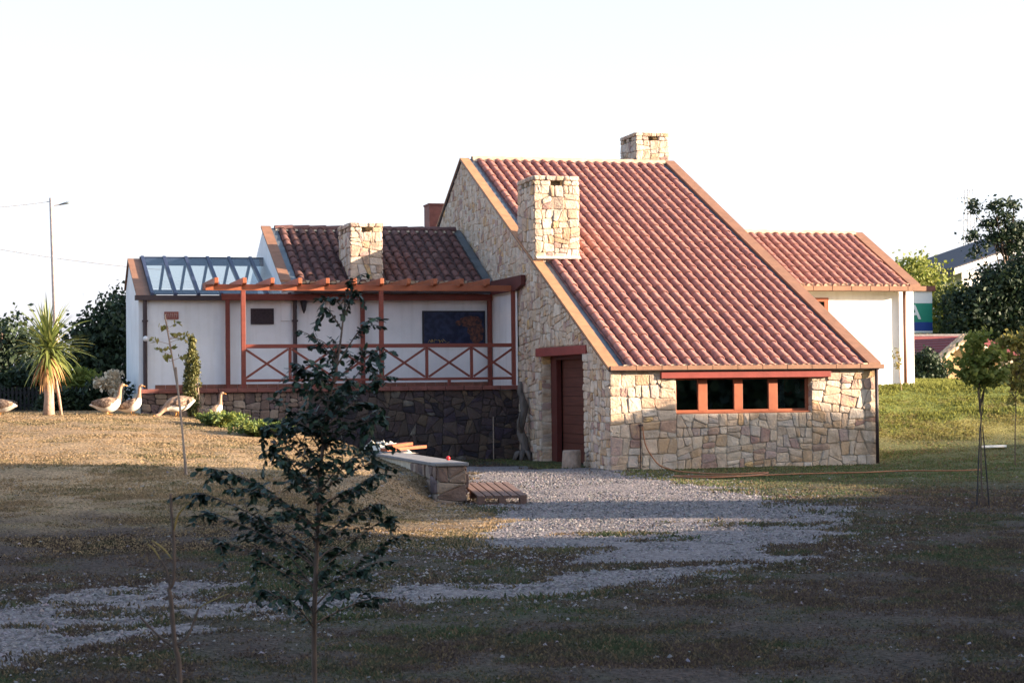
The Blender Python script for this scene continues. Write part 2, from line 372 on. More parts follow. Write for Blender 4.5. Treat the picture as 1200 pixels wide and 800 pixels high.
nz = n.new('ShaderNodeTexNoise'); nz.inputs['Scale'].default_value = 9; nz.inputs['Detail'].default_value = 7; L.new(tc.outputs['Object'], nz.inputs['Vector'])
# clean edge: mask + noise
ad = n.new('ShaderNodeMath'); ad.operation = 'ADD'; L.new(a2.outputs['Fac'], ad.inputs[0]); L.new(nz.outputs[0], ad.inputs[1])
mr = n.new('ShaderNodeMapRange'); mr.inputs[1].default_value = .92; mr.inputs[2].default_value = 1.06; L.new(ad.outputs[0], mr.inputs[0])
nz2 = n.new('ShaderNodeTexNoise'); nz2.inputs['Scale'].default_value = 30; nz2.inputs['Detail'].default_value = 6; L.new(tc.outputs['Object'], nz2.inputs['Vector'])
m2 = n.new('ShaderNodeMapRange'); m2.inputs[1].default_value = .3; m2.inputs[2].default_value = .7; m2.inputs[3].default_value = .35; m2.inputs[4].default_value = 1.7; L.new(nz2.outputs[0], m2.inputs[0])
hs = n.new('ShaderNodeHueSaturation'); L.new(a1.outputs['Color'], hs.inputs['Color']); L.new(m2.outputs[0], hs.inputs['Value'])
mx = n.new('ShaderNodeMix'); mx.data_type = 'RGBA'; L.new(mr.outputs[0], mx.inputs[0]); L.new(hs.outputs[0], mx.inputs[6]); L.new(cr.outputs[0], mx.inputs[7])
L.new(mx.outputs[2], p.inputs['Base Color'])
bp = n.new('ShaderNodeBump'); bp.inputs['Strength'].default_value = .7; bp.inputs['Distance'].default_value = .04; L.new(nz2.outputs[0], bp.inputs['Height'])
bp2 = n.new('ShaderNodeBump'); bp2.inputs['Strength'].default_value = .6; bp2.inputs['Distance'].default_value = .02; bp2.invert = True
L.new(vo.outputs['Distance'], bp2.inputs['Height']); L.new(bp.outputs[0], bp2.inputs['Normal']); L.new(bp2.outputs[0], p.inputs['Normal'])
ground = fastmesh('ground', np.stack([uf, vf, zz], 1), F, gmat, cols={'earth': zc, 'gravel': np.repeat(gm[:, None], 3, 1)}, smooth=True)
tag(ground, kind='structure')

# points seen by the camera are sampled with a density that falls with distance
def sample_ground(n, dmin, dmax, power=1.0, spread=.30):
    k = NP.random(n); D = (dmin**power+(dmax**power-dmin**power)*k)**(1/power)
    lat = (NP.random(n)*2-1)*spread*D
    u = CAM.x+D*math.sin(YAW)+lat*math.cos(YAW); v = CAM.y+D*math.cos(YAW)-lat*math.sin(YAW)
    return u, v, D
def footprint(u, v):
    return ((u > -.1) & (u < 5.4) & (v > -.05)) | ((v > 6.0) & (u > -8.1) & (u < 5.4)) | ((v > 8.15) & (u > 5) & (u < 10.5))
# grass
def grass(n, d0=8, d1=50, pw=1.15, hs=1.0):
    u, v, D = sample_ground(n, d0, d1, pw)
    g = gravel_mask(u, v); s = D
    dens = 1-np.clip(g*1.3, 0, 1)
    lawn = (u < -4.95) & (v > -15)
    bank = (u > 5.4) & (D > 38)
    clump = np.clip((CL(u, v)-.42)*5, np.where(D < 22, .92, .6), 1)
    dens = dens*np.where(lawn, .6+.4*clump, np.where(bank, 1, clump))
    keep = (NP.random(n) < dens) & ~footprint(u, v)
    u, v, D, lawn, bank = u[keep], v[keep], D[keep], lawn[keep], bank[keep]; n = len(u)
    z = terr(u, v)-.01; cl = CL(u, v)
    top = bank & (D+(cl-.5)*14+NP.normal(0, .5, n) > 41.2)
    h = np.where(bank, .045, np.where(lawn, .02, .022))*(.4+NP.random(n)**1.5*1.2)*(1+np.clip((cl-.55)*3, 0, 1.2))
    h = np.where(top, h*1.5, h)
    h = np.where(bank, h*(.35+1.5*np.clip(fbm(u+9, v+4, 1.1)-.25, 0, 1)), h)*hs
    # tussocks along the gravel's edge
    g = gravel_mask(u, v); h = np.where((g > .05) & (~bank), h*1.6, h)
    wd = (.006+.004*NP.random(n))*(.6+D/22)
    a = NP.random(n)*2*np.pi; ln = h*(.2+.7*NP.random(n)); b = NP.random(n)*2*np.pi
    P = np.stack([u, v, z], 1); S = np.stack([np.cos(a), np.sin(a), 0*a], 1)*wd[:, None]
    T = P+np.stack([np.cos(b)*ln, np.sin(b)*ln, h], 1); Mi = P+np.stack([np.cos(b)*ln*.3, np.sin(b)*ln*.3, h*.6], 1)
    V = np.concatenate([P-S, P+S, Mi+S*.7, Mi-S*.7, T], 0)
    i = np.arange(n)
    F = np.concatenate([np.stack([i, i+n, i+2*n], 1), np.stack([i, i+2*n, i+3*n], 1), np.stack([i+3*n, i+2*n, i+4*n], 1)], 0)
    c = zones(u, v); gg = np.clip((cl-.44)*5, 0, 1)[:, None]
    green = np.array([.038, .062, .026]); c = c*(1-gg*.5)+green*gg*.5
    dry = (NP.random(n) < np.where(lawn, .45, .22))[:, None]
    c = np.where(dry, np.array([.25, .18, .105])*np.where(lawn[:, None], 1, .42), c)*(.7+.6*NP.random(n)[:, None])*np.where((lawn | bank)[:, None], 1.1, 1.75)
    c = np.where(bank[:, None], c*.7+np.array([.15, .15, .045])*(.3+.5*NP.random(n)[:, None])*.5*(.5+1.4*fbm(u, v, .9))[:, None], c); c = np.where(top[:, None], np.array([.17, .18, .045])*(.6+.8*NP.random(n)[:, None]), c)
    return fastmesh('grass', V, F, attrmat('grass_blades', 'bladecol', transl=.4), cols={'bladecol': np.tile(c, (5, 1))})
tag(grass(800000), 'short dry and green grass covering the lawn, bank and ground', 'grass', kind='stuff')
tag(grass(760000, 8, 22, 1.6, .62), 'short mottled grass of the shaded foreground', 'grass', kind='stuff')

def gravel(n):
    u, v, D = sample_ground(n, 10, 34, 1.0)
    g = gravel_mask(u, v)
    gw_ = np.clip(1+sdist(np.stack([u, v], 1), yard)/1.6, 0, 1)**2*.28
    k = (NP.random(n) < np.maximum(g*.95, gw_)+.012) & ~footprint(u, v) & (terr(u, v) < .5)
    u, v, D = u[k], v[k], D[k]; n = len(u)
    z = terr(u, v)+.004; r = (.006+.013*NP.random(n)**2.5)*(.8+D/60)
    base = np.array([[1, 0, 0], [0, 1, 0], [-1, 0, 0], [0, -1, 0], [0, 0, .75], [0, 0, -.5]], float)
    ang = NP.random(n)*6.28; ca, sa = np.cos(ang), np.sin(ang)
    V = []
    for b in base:
        j = b[None]+NP.normal(0, .22, (n, 3)); x = j[:, 0]*r*1.25; y = j[:, 1]*r
        V.append(np.stack([u+x*ca-y*sa, v+x*sa+y*ca, z+j[:, 2]*r], 1))
    V = np.concatenate(V, 0); i = np.arange(n)
    F = np.concatenate([np.stack([i+a*n, i+b*n, i+c*n], 1) for a, b, c in ((0, 1, 4), (1, 2, 4), (2, 3, 4), (3, 0, 4))], 0)
    c = (np.array([.23, .205, .20])*(.35+.95*NP.random(n)[:, None]))*(1+NP.normal(0, .04, (n, 3)))
    return fastmesh('gravel', V, F, attrmat('gravel_chips', 'chip'), cols={'chip': np.tile(c, (6, 1))})
tag(gravel(190000), 'loose grey gravel chips spread over the yard and the track', 'gravel', kind='stuff')

# ------------------------------------------------------------------ rubble masonry
def clip(poly, pt, nrm):
    out = []; n = len(poly)
    for i in range(n):
        a, b = poly[i], poly[(i+1) % n]
        da = (a[0]-pt[0])*nrm[0]+(a[1]-pt[1])*nrm[1]; db = (b[0]-pt[0])*nrm[0]+(b[1]-pt[1])*nrm[1]
        if da >= 0: out.append(a)
        if (da >= 0) != (db >= 0):
            t = da/(da-db); out.append((a[0]+(b[0]-a[0])*t, a[1]+(b[1]-a[1])*t))
    return out
def area(p): return abs(sum(p[i][0]*p[(i+1) % len(p)][1]-p[(i+1) % len(p)][0]*p[i][1] for i in range(len(p))))/2
def split(poly, A, R, out, tilt=15):
    ar = area(poly)
    if ar < 1e-4: return
    xs = [p[0] for p in poly]; ys = [p[1] for p in poly]; W = max(xs)-min(xs); H = max(ys)-min(ys)
    if ar < A*R.uniform(.6, 1.9) and max(W, H)/min(W, H) < 2.4: out.append(poly); return
    vert = W*R.uniform(.7, 1.25) > H*1.12
    ang = math.radians((0 if vert else 90)+R.gauss(0, tilt*.5 if ar > A*8 else tilt)); nrm = (math.cos(ang), math.sin(ang))
    t = R.uniform(.36, .64); pt = (min(xs)+W*t, min(ys)+H*t)
    split(clip(poly, pt, nrm), A, R, out, tilt); split(clip(poly, pt, (-nrm[0], -nrm[1])), A, R, out, tilt)
def stones(mb, polys, frame, A, seed, relief=.022, gap=.0050, tilt=10):
    O, X, Y, N = [Vector(q) for q in frame]; R = random.Random(seed); cells = []
    for q in polys: split(q, A, R, cells, tilt)
    for c in cells:
        n = len(c); cx = sum(p[0] for p in c)/n; cy = sum(p[1] for p in c)/n
        hw = max(.02, (max(p[0] for p in c)-min(p[0] for p in c))/2); hh = max(.02, (max(p[1] for p in c)-min(p[1] for p in c))/2)
        if min(hw, hh) < .024: continue
        ins = lambda q, g: (cx+(q[0]-cx)*max(.15, 1-g/hw), cy+(q[1]-cy)*max(.15, 1-g/hh))
        oc = []
        for i in range(n):
            a, b, d = c[i-1], c[i], c[(i+1) % n]
            la = math.hypot(a[0]-b[0], a[1]-b[1]); lb = math.hypot(d[0]-b[0], d[1]-b[1])
            if la < .012 and lb < .012: continue
            k = R.uniform(.012, .04); ta, tb = min(.3, k/max(la, 1e-6)), min(.3, k*R.uniform(.6, 1.3)/max(lb, 1e-6))
            oc += [(b[0]+(a[0]-b[0])*ta, b[1]+(a[1]-b[1])*ta), (b[0]+(d[0]-b[0])*tb, b[1]+(d[1]-b[1])*tb)]
        if len(oc) < 3: continue
        h = relief*R.uniform(.45, 1.25); rings = [(gap, -.006), (gap, h*.55), (gap+.010, h*.9), (gap+.035, h*1.02)]
        V = []; m_ = len(oc)
        tx, ty = R.gauss(0, .05), R.gauss(0, .05)
        for g, z in rings:
            for q in oc:
                x, y = ins(q, g+R.uniform(-.002, .003)); zz_ = z+(tx*(x-cx)+ty*(y-cy) if z > h*.5 else 0)+(R.gauss(0, .0025) if z > 0 else 0)
                V.append(O+X*x+Y*y+N*zz_)
        F = [(r*m_+i, r*m_+(i+1) % m_, (r+1)*m_+(i+1) % m_, (r+1)*m_+i) for r in range(3) for i in range(m_)]
        V.append(O+X*cx+Y*cy+N*(h*1.05+R.gauss(0, .004)))
        F += [(3*m_+i, 3*m_+(i+1) % m_, 4*m_) for i in range(m_)]
        flip = X.cross(Y).dot(N) < 0
        if flip: F = [f[::-1] for f in F]
        mb.add(V, F, 0)

# ------------------------------------------------------------------ the house
house = empty('stone_house', (2.6, 4, 0), 'rustic stone house with long clay tiled roof and white rendered wings', 'house')
PU, PB = .465, -.56                                # roof pitches, front and back
RV = 10.93; RZ = 6.90
zr = lambda v: 1.83+PU*v                            # top of the masonry under the coping
W, D_, H_ = 5.30, 17.0, 1.80
# --- gable wall, facing -u.  frame: x = v, y = z
gm_ = MB(); G = ((-.0, 0, 0), (0, 1, 0), (0, 0, 1), (-1, 0, 0))
d0, d1, dh = 1.55, 4.39, 2.14
backz = lambda v: zr(RV)+PB*(v-RV)
stones(gm_, [[(.0, -.1), (d0, -.1), (d0, dh), (.0, dh)] if False else [(.0, -.1), (d0, -.1), (d0, zr(0)), (0, zr(0))]], G, .034, 1)
stones(gm_, [[(0, zr(0)), (d0, zr(0)), (d0, zr(d0))]], G, .03, 2)
stones(gm_, [[(d1, -.1), (6.05, -.1), (6.05, zr(6.05)), (d1, zr(d1))]], G, .036, 3)
stones(gm_, [[(d0, 2.31), (d1, 2.31), (d1, zr(d1)), (d0, zr(d0))]], G, .034, 4)
stones(gm_, [[(6.05, 1.4), (8.2, 1.4), (8.2, zr(8.2)), (6.05, zr(6.05))][0:4]], ((.02, 0, 0), (0, 1, 0), (0, 0, 1), (-1, 0, 0)), .034, 5)
stones(gm_, [[(8.2, 3.6), (RV, 4.9), (RV, zr(RV)), (8.2, zr(8.2))], [(RV, 4.9), (RV+2.9, 3.6), (RV+2.9, backz(RV+2.9)), (RV, zr(RV))]], ((.02, 0, 0), (0, 1, 0), (0, 0, 1), (-1, 0, 0)), .034, 6)
# reveal of the far jamb
stones(gm_, [[(0, -.1), (.2, -.1), (.2, dh), (0, dh)]], ((0, d1, 0), (1, 0, 0), (0, 0, 1), (0, -1, 0)), .03, 7, relief=.012)
# backing slabs (mortar)
for poly in ([(0, -.2), (d0, -.2), (d0, zr(d0)), (0, zr(0))], [(d1, -.2), (D_, -.2), (D_, backz(D_)), (RV, zr(RV)), (d1, zr(d1))], [(d0, dh+.02), (d1, dh+.02), (d1, zr(d1)), (d0, zr(d0))]):
    gm_.prism([(.012, a, b) for a, b in poly], (.28, 0, 0), 1)
gm_.build('stone_wall', [M['stone'], M['mortar']], house, label='tall rubble stone gable wall in shade with a wide doorway')
# --- front facade
fm = MB(); Fr = ((0, 0, 0), (1, 0, 0), (0, 0, 1), (0, -1, 0))
w0, w1, wz0, wz1 = 1.27, 3.96, 1.0, 1.66
stones(fm, [[(-.01, -.1), (w0, -.1), (w0, H_), (-.01, H_)]], Fr, .055, 11, tilt=8)
stones(fm, [[(w0, -.1), (w1, -.1), (w1, wz0), (w0, wz0)]], Fr, .042, 12, tilt=10)
stones(fm, [[(w1, -.1), (W, -.1), (W, H_), (w1, H_)]], Fr, .050, 13, tilt=11)
stones(fm, [[(0, wz0), (.17, wz0), (.17, wz1), (0, wz1)]], ((w1, 0, 0), (0, 1, 0), (0, 0, 1), (-1, 0, 0)), .03, 14, relief=.012)
for x0, x1, z0, z1 in ((0.0, w0, -.2, H_), (w1, W, -.2, H_), (w0, w1, -.2, wz0-.003), (w0, w1, wz1+.1, H_)): fm.box(x0+(.29 if x0 == 0 else 0), x1, .012, .3, z0, z1, 1)
fm.box(0.0, .29, .012, .0125, -.2, H_, 1)
fm.box(W-.28, W-.005, .3, D_, -.2, 1.8, 1)
fm.prism([(W-.28, .3, 1.8), (W-.28, RV, zr(RV)-.15), (W-.28, D_, backz(D_)-.15), (W-.28, D_, 1.8)], (.27, 0, 0), 1)
fm.box(0.3, W-.3, D_-.3, D_, -.2, backz(D_), 1)
fm.build('front_wall', [M['stone'], M['mortar']], house, label='sunlit front wall of cream and brown rubble stone')
# window in the facade
win = MB()
fz0, fz1 = wz0+.0, wz1
win.box(w0, w1, .12, .20, fz0, fz0+.07); win.box(w0, w1, .12, .20, fz1-.035, fz1)
win.box(w0-.0, w1, .02, .12, fz0-.0, fz0+.03)
mull = [(w0, w0+.05), (1.75, 1.93), (2.46, 2.63), (3.15, 3.33), (w1-.06, w1)]
for a, b in mull: win.box(a, b, .115, .205, fz0+.05, fz1-.01)
wf = MB(); wf.v, wf.f, wf.m = win.v, win.f, win.m
window = wf.build('window', M['orwood'], house, bevel=.004, label='long low window with four dark panes and orange frames')
for i in range(4):
    MB().box(mull[i][1]-.01, mull[i+1][0]+.01, .15, .158, fz0+.06, fz1-.03).build('pane', M['glass'], window)
inner = MB().box(w0-.3, w1+.3, .32, 3.2, .2, 1.75)
inner.f = [f[::-1] for f in inner.f[:2]]+inner.f[3:]; inner.m = [0]*len(inner.f)
inner.build('room', M['void'], house)
cu = MB()
for x0_, x1_, z0_, z1_, sw in ((3.40, 3.50, 1.08, 1.6, .02), (3.72, 3.8, 1.35, 1.6, .015)):
    for k in range(6): cu.tube([(x0_+(x1_-x0_)*k/6, .19+.01*(k % 2), z1_), (x0_+(x1_-x0_)*k/6+sw, .195, z0_)], .012, 6)
cu.build('curtain', M['whitep'], window, label='white curtain behind the right-hand pane')
rc = MB(); rc.tube([(3.58+.09*math.cos(t), .21, 1.47+.14*math.sin(t)) for t in np.linspace(1.6, 5.6, 12)], .03, 8)
rc.build('red_blind', M['redplastic'], window); rc = MB(); rc.tube([(3.82+.03*math.cos(t), .20, 1.5+.12*math.sin(t)) for t in np.linspace(-1.2, 1.7, 8)], .026, 8)
rc.build('red_blind', M['redplastic'], window)
MB().box(.96, 4.33, -.085, .115, 1.655, 1.775).build('window_lintel', M['lintel'], house, bevel=.006, label='long red painted timber lintel over the front window')
# doorway
door = MB()
dk = MB(); dk.box(.20, .30, 4.0, d1, 0.0, dh); dk.box(.20, .3, d0, 4.0, dh-.08, dh); dk.box(.2, .3, d0, d0+.1, 0, dh)
drs = dk.build('door', M['darkred'], house, label='dark red timber double door set back in the gable')
for k in range(11):
    z = .03+k*.186; MB.box(pl := MB(), .33, .36, d0+.08, 4.02, z, z+.178)
    pl.build('door_plank', M['plank'], drs)
MB().box(.365, .40, d0, d1, -.1, dh+.1).build('door_backing', M['void'], drs)
MB().box(-.035, .11, 1.33, 4.70, 2.135, 2.305).build('door_lintel', M['lintel'], house, bevel=.006, label='red painted timber lintel over the gable doorway')

# --- clay roofs
def tile_roof(name, parent, u0, u1, v0, z0, v1, z1, tm, pm, pitch=.222, course=.36, ridge=True, seed=0, endcap=True):
    R = random.Random(seed); n = max(1, round((u1-u0)/pitch)); pitch = (u1-u0)/n
    L_ = math.hypot(v1-v0, z1-z0); dv, dz = (v1-v0)/L_, (z1-z0)/L_; nv_, nz_ = -dz, dv
    rows = math.ceil(L_/course); mb = MB()
    P = lambda u, s, h: (u, v0+dv*s+nv_*h, z0+dz*s+nz_*h)
    # pans
    for i in range(n+1):
        uc = u0+pitch*i
        for r in range(rows):
            s0, s1 = r*course-.03, min(L_, (r+1)*course); hb, ht = .012, -.006
            V = []; w_ = pitch*.42
            for s, h in ((s0, hb), (s1, ht)):
                for a in (-1, -.5, 0, .5, 1): V.append(P(min(u1+.01, max(u0-.01, uc+a*w_)), s, h-.035*(1-a*a)+.03))
            mb.add(V, [(k, k+1, k+6, k+5) for k in range(4)], 1)
    # covers
    for i in range(n):
        uc = u0+pitch*(i+.5); ju = R.gauss(0, .004)
        for r in range(rows):
            s0, s1 = r*course-.045+R.gauss(0, .006), min(L_+.02, (r+1)*course+.02); r0, r1 = .088, .071
            off = R.gauss(0, .0035)+ju; lift = R.gauss(0, .003); V = []
            for s, rad, h in ((s0, r0-.012, .030), (s0, r0, .030), (s1, r1, .014)):
                for k in range(9):
                    t = math.pi*k/8; V.append(P(uc+off-rad*math.cos(t), s, h+lift+rad*math.sin(t)*.86))
            mb.add(V, [(9*q+k, 9*q+k+1, 9*q+k+10, 9*q+k+9) for q in range(2) for k in range(8)], 0)
            if r == 0 and endcap:
                c = P(uc+off, s0+.012, .01); b = [P(uc+off-(r0-.01)*math.cos(math.pi*k/8), s0+.012, .03+(r0-.01)*math.sin(math.pi*k/8)*.86) for k in range(9)]
                mb.add([c]+b, [(0, k+2, k+1) for k in range(8)], 2)
    if endcap:
        for i in range(n+1):   # mortar bedding between the covers at the eave
            uc = u0+pitch*i; b = [P(uc-.05, .0, .0), P(uc+.05, .0, .0), P(uc+.058, .02, .07), P(uc-.058, .02, .07)]
            mb.prism(b, (0, .05, 0), 2)
    # deck
    mb.prism([(u0, v0+.05, z0-.03), (u0, v1, z1-.03), (u0, v1, z1-.12), (u0, v0+.05, z0-.12)], (u1-u0, 0, 0), 2)
    rf = mb.build(name, [tm, pm, M['tmortar']], parent, smooth=False)
    for q in rf.data.polygons:
        if q.material_index < 2: q.use_smooth = True
    if ridge:
        rb = MB(); nn = round((u1-u0+.1)/.40); st = (u1-u0+.1)/nn
        for k in range(nn):
            a, b = u0-.05+k*st, u0-.05+(k+1)*st+.03; V = []
            for x, rad, h in ((a, .105, .0), (b, .118, .006)):
                for q in range(9):
                    t = math.pi*q/8; V.append((x, v1-rad*math.cos(t)*1.15, z1-.01+h+rad*math.sin(t)))
            rb.add(V, [(q, q+9, q+10, q+1) for q in range(8)], 0)
            rb.add(V[9:]+[(b, v1, z1)], [(9, q+1, q) for q in range(8)], 1)
        # mortar fill under the ridge tiles
        rb.prism([(u0-.04, v1-.15, z1-.045), (u0-.04, v1-.10, z1+.04), (u0-.04, v1+.1, z1+.04), (u0-.04, v1+.12, z1-.05)], (u1-u0+.07, 0, 0), 1)
        rr_ = rb.build('ridge_tiles', [tm if tm is M['tile_old_shaded'] else M['ridge'], M['tmortar']], rf)
    return rf
M['ridge'] = mat('ridge_tile', rough=.85, island=.5, ramp=[(0, (.5, .33, .2)), (.5, (.6, .43, .28)), (1, (.66, .52, .38))], nscale=6, namt=.25)
ZR = lambda v: 1.87+PU*v
main_roof = tile_roof('tiled_roof', house, .30, 5.03, -.07, ZR(-.07)-.0, RV, ZR(RV)-.03, M['tile'], M['pan'], seed=2)
main_roof['label'] = 'long sunlit roof slope of red clay barrel tiles'
rb2 = MB(); rb2.prism([(.17, RV+.05, zr(RV)), (.17, D_+.2, backz(D_+.2)), (.17, D_+.2, backz(D_+.2)-.1), (.17, RV+.05, zr(RV)-.1)], (W-.35, 0, 0))
rb2.build('rear_roof', M['pan'], house)
cp = MB()
def coping(mb, u0, u1, va, vb, zf, th=.05, m=0, seg=.95):
    n_ = max(1, round(abs(vb-va)/seg))
    for k in range(n_):
        a = va+(vb-va)*k/n_; b = va+(vb-va)*(k+1)/n_-.006*(1 if vb > va else -1)
        mb.prism([(u0, a, zf(a)), (u0, b, zf(b)), (u0, b, zf(b)+th), (u0, a, zf(a)+th)], (u1-u0, 0, 0), m)
coping(cp, -.045, .17, -.05, RV, lambda v: zr(v)+.012, .05)
coping(cp, -.045, .17, RV+.005, D_, lambda v: backz(v)+.012, .05)
cp.build('verge_coping', M['coping'], house, label='terracotta coping along the left verge of the big roof')
cq = MB(); coping(cq, 5.12, 5.37, -.05, RV, lambda v: zr(v)+.05, .06); coping(cq, 5.12, 5.37, RV+.005, D_, lambda v: backz(v)+.05, .06)
cq.build('verge_coping', M['copingb'], house, label='terracotta coping along the right verge of the big roof')
un = MB(); coping(un, -.03, .15, -.03, RV, lambda v: zr(v)-.03, .04, seg=20); coping(un, -.03, .15, RV+.01, D_, lambda v: backz(v)-.03, .04, seg=20)
coping(un, 5.125, 5.35, -.03, RV, lambda v: zr(v)-.04, .088, seg=20)
un.build('verge_underlay', M['gutterd'], house)
fl = MB(); coping(fl, .171, .31, -.04, RV, lambda v: zr(v)+.0, .035, seg=20); coping(fl, 5.0, 5.12, -.04, RV, lambda v: zr(v)+.0, .04, seg=20)
fl.build('verge_flashing', M['lead'], house, label='grey lead flashing beside the roof verges')
gt = MB()
nseg = 11
for k in range(nseg):
    a = -.04+5.43*k/nseg; gt.box(a+.006, a+5.43/nseg-.006, -.16, -.075, 1.81, 1.885)
gt.box(-.035, 5.385, -.15, -.08, 1.80, 1.875, 1)
gt.build('gutter', [M['copingb'], M['gutterd']], house, label='boxed terracotta gutter along the front eave')
dp = MB(); dp.tube([(5.255, -.09, 1.8), (5.255, -.09, .02)], .032, 10); dp.build('downpipe', M['gutterd'], house, smooth=True, label='dark downpipe at the right corner of the stone front')

# --- chimneys
def chimney(label, u0, u1, v0, v1, zt, zb, seed, slots):
    c = MB(); z_cap = zt-.10
    A_ = .042
    def faces(z0, z1, g, sd, lst):
        w_, d_ = u1-u0, v1-v0
        for q in lst:
            stones(c, [[(p[0], p[1]+z0) for p in ((0, 0), (w_, 0), (w_, z1-z0), (0, z1-z0))]], ((u0, v0-g, 0), (1, 0, 0), (0, 0, 1), (0, -1, 0)), A_, sd) if q == 'f' else None
            stones(c, [[(0, z0), (d_, z0), (d_, z1), (0, z1)]], ((u0-g, v0, 0), (0, 1, 0), (0, 0, 1), (-1, 0, 0)), A_, sd+1) if q == 'l' else None
            stones(c, [[(0, z0), (d_, z0), (d_, z1), (0, z1)]], ((u1+g, v0, 0), (0, 1, 0), (0, 0, 1), (1, 0, 0)), A_, sd+2) if q == 'r' else None
    sz0, sz1 = zt-.2, zt-.1
    faces(zb, sz0, 0, seed, 'flr'); c.box(u0+.012, u1-.012, v0+.012, v1-.012, zb, sz0-.012, 1)
    # band with openings
    w_, d_ = u1-u0, v1-v0
    xs = [0]+[s for q in slots[0] for s in q]+[w_]
    for k in range(0, len(xs), 2):
        stones(c, [[(xs[k], sz0), (xs[k+1], sz0), (xs[k+1], sz1), (xs[k], sz1)]], ((u0, v0, 0), (1, 0, 0), (0, 0, 1), (0, -1, 0)), A_, seed+5+k); c.box(u0+xs[k]+.012, u0+xs[k+1]-.003, v0+.012, v0+.14, sz0-.014, sz1+.012, 1)
    ys = [0]+[s for q in slots[1] for s in q]+[d_]
    for k in range(0, len(ys), 2):
        for uu, nx, xx in ((u0, -1, u0+.012), (u1, 1, u1-.152)):
            stones(c, [[(ys[k], sz0), (ys[k+1], sz0), (ys[k+1], sz1), (ys[k], sz1)]], ((uu, v0, 0), (0, 1, 0), (0, 0, 1), (nx, 0, 0)), A_, seed+9+k)
            c.box(xx, xx+.14, v0+max(ys[k], .145), v0+ys[k+1]-.003, sz0-.014, sz1+.012, 1)
    c.box(u0+.3, u1-.3, v0+.3, v1-.3, sz0-.013, sz1+.01, 1)
    # cap
    faces(sz1, zt, .012, seed+20, 'flr'); c.box(u0, u1, v0, v1, sz1+.014, zt-.006, 1)
    o = c.build('chimney', [M['stone'], M['mortar']], house, label=label)
    return o
c1 = chimney('big sunlit stone chimney rising from the gable above the doorway', .0, .96, 4.8, 6.02, 5.88, 3.3, 40, ([(.36, .63)], [(.30, .52), (.68, .92)]))
c2 = chimney('stone chimney stack behind the main ridge at the top of the roof', 4.76, 5.63, 12.0, 13.15, 7.85, 5.6, 60, ([(.34, .6)], [(.28, .52), (.68, .92)]))
MB().prism([(.02, 4.70, ZR(4.7)+.10), (.98, 4.70, ZR(4.7)+.10), (.98, 4.8, ZR(4.7)+.16), (.02, 4.8, ZR(4.7)+.16)], (0, 0, .012)).build('flashing', M['pale'], c1)

# --- left wing (annex): white walls
AL, AV = -7.79, 8.2
an = MB()
an.box(AL, -4.7, AV, AV+.25, .9, 3.46); an.box(-4.7, -.02, AV, AV+.25, .9, 3.78)
an.prism([(AL, AV+.25, .9), (AL, AV+.25, 3.5), (AL, 10.9, 4.42), (AL, 12.0, 3.80), (AL, 12.0, .9)], (.25, 0, 0))
an.prism([(AL, AV, 3.46), (AL, AV+.25, 3.46), (AL, AV+.25, 3.50)], (.25, 0, 0))
an.box(AL+.25, -4.7, 11.8, 12.0, .9, 3.72)
an.prism([(-4.75, AV-.02, 3.0), (-4.75, AV-.02, 3.83), (-4.75, 11.0, 5.17), (-4.75, 14.0, 3.7), (-4.75, 14.0, 1)], (.2, 0, 0))
an.box(-4.7, -.02, 13.8, 14.0, 1, 3.7)
an.build('rendered_wall', M['white'], house, label='white rendered walls of the left wing in shade')
iw = MB().box(-.05, -.04, 6.02, AV, 1.45, 3.62); iw.build('rendered_wall', M['white'], house, label='white plastered strip of the gable inside the terrace')
ar = tile_roof('tiled_roof', house, -4.42, -.24, 7.98, 3.80, 11.0, 5.22, M['tile_old_shaded'], M['pan_old_shaded'], seed=5)
ar['label'] = 'weathered tiled roof over the left wing, its shade darkened into the tile colour'
MB().prism([(-4.55, 11.05, 5.2), (-4.55, 14.2, 3.72), (-4.55, 14.2, 3.62), (-4.55, 11.05, 5.1)], (4.5, 0, 0)).build('rear_roof', M['pan_old_shaded'], house)
af = MB(); zq = lambda v: 3.80+.4695*(v-7.98)
coping(af, -.24, -.03, 8.0, 11.05, lambda v: zq(v)-.01, .03, seg=9); af.build('valley_flashing', M['lead'], house, label='blue grey flashing against the stone gable')
af = MB(); coping(af, -4.56, -4.42, 8.0, 11.0, lambda v: zq(v)-.01, .045, seg=9)
af.build('valley_flashing', M['lead'], house, label='blue grey flashing inside the white parapet')
av = MB(); coping(av, -4.79, -4.565, 7.97, 11.0, lambda v: zq(v)+.035, .05, seg=1.4); av.build('verge_coping', M['copingb'], house, label='coping on the white gable parapet of the left wing')
ag = MB(); ag.box(-4.5, -.03, 7.84, 7.98, 3.60, 3.70); ag.build('gutter', M['gutterd'], house, label='dark eave gutter of the left wing')
cA = chimney('stone chimney at the eave of the left wing, half in shadow', -3.26, -2.55, 8.0, 9.3, 5.14, 3.6, 80, ([(.26, .50)], [(.32, .52), (.75, .97)]))
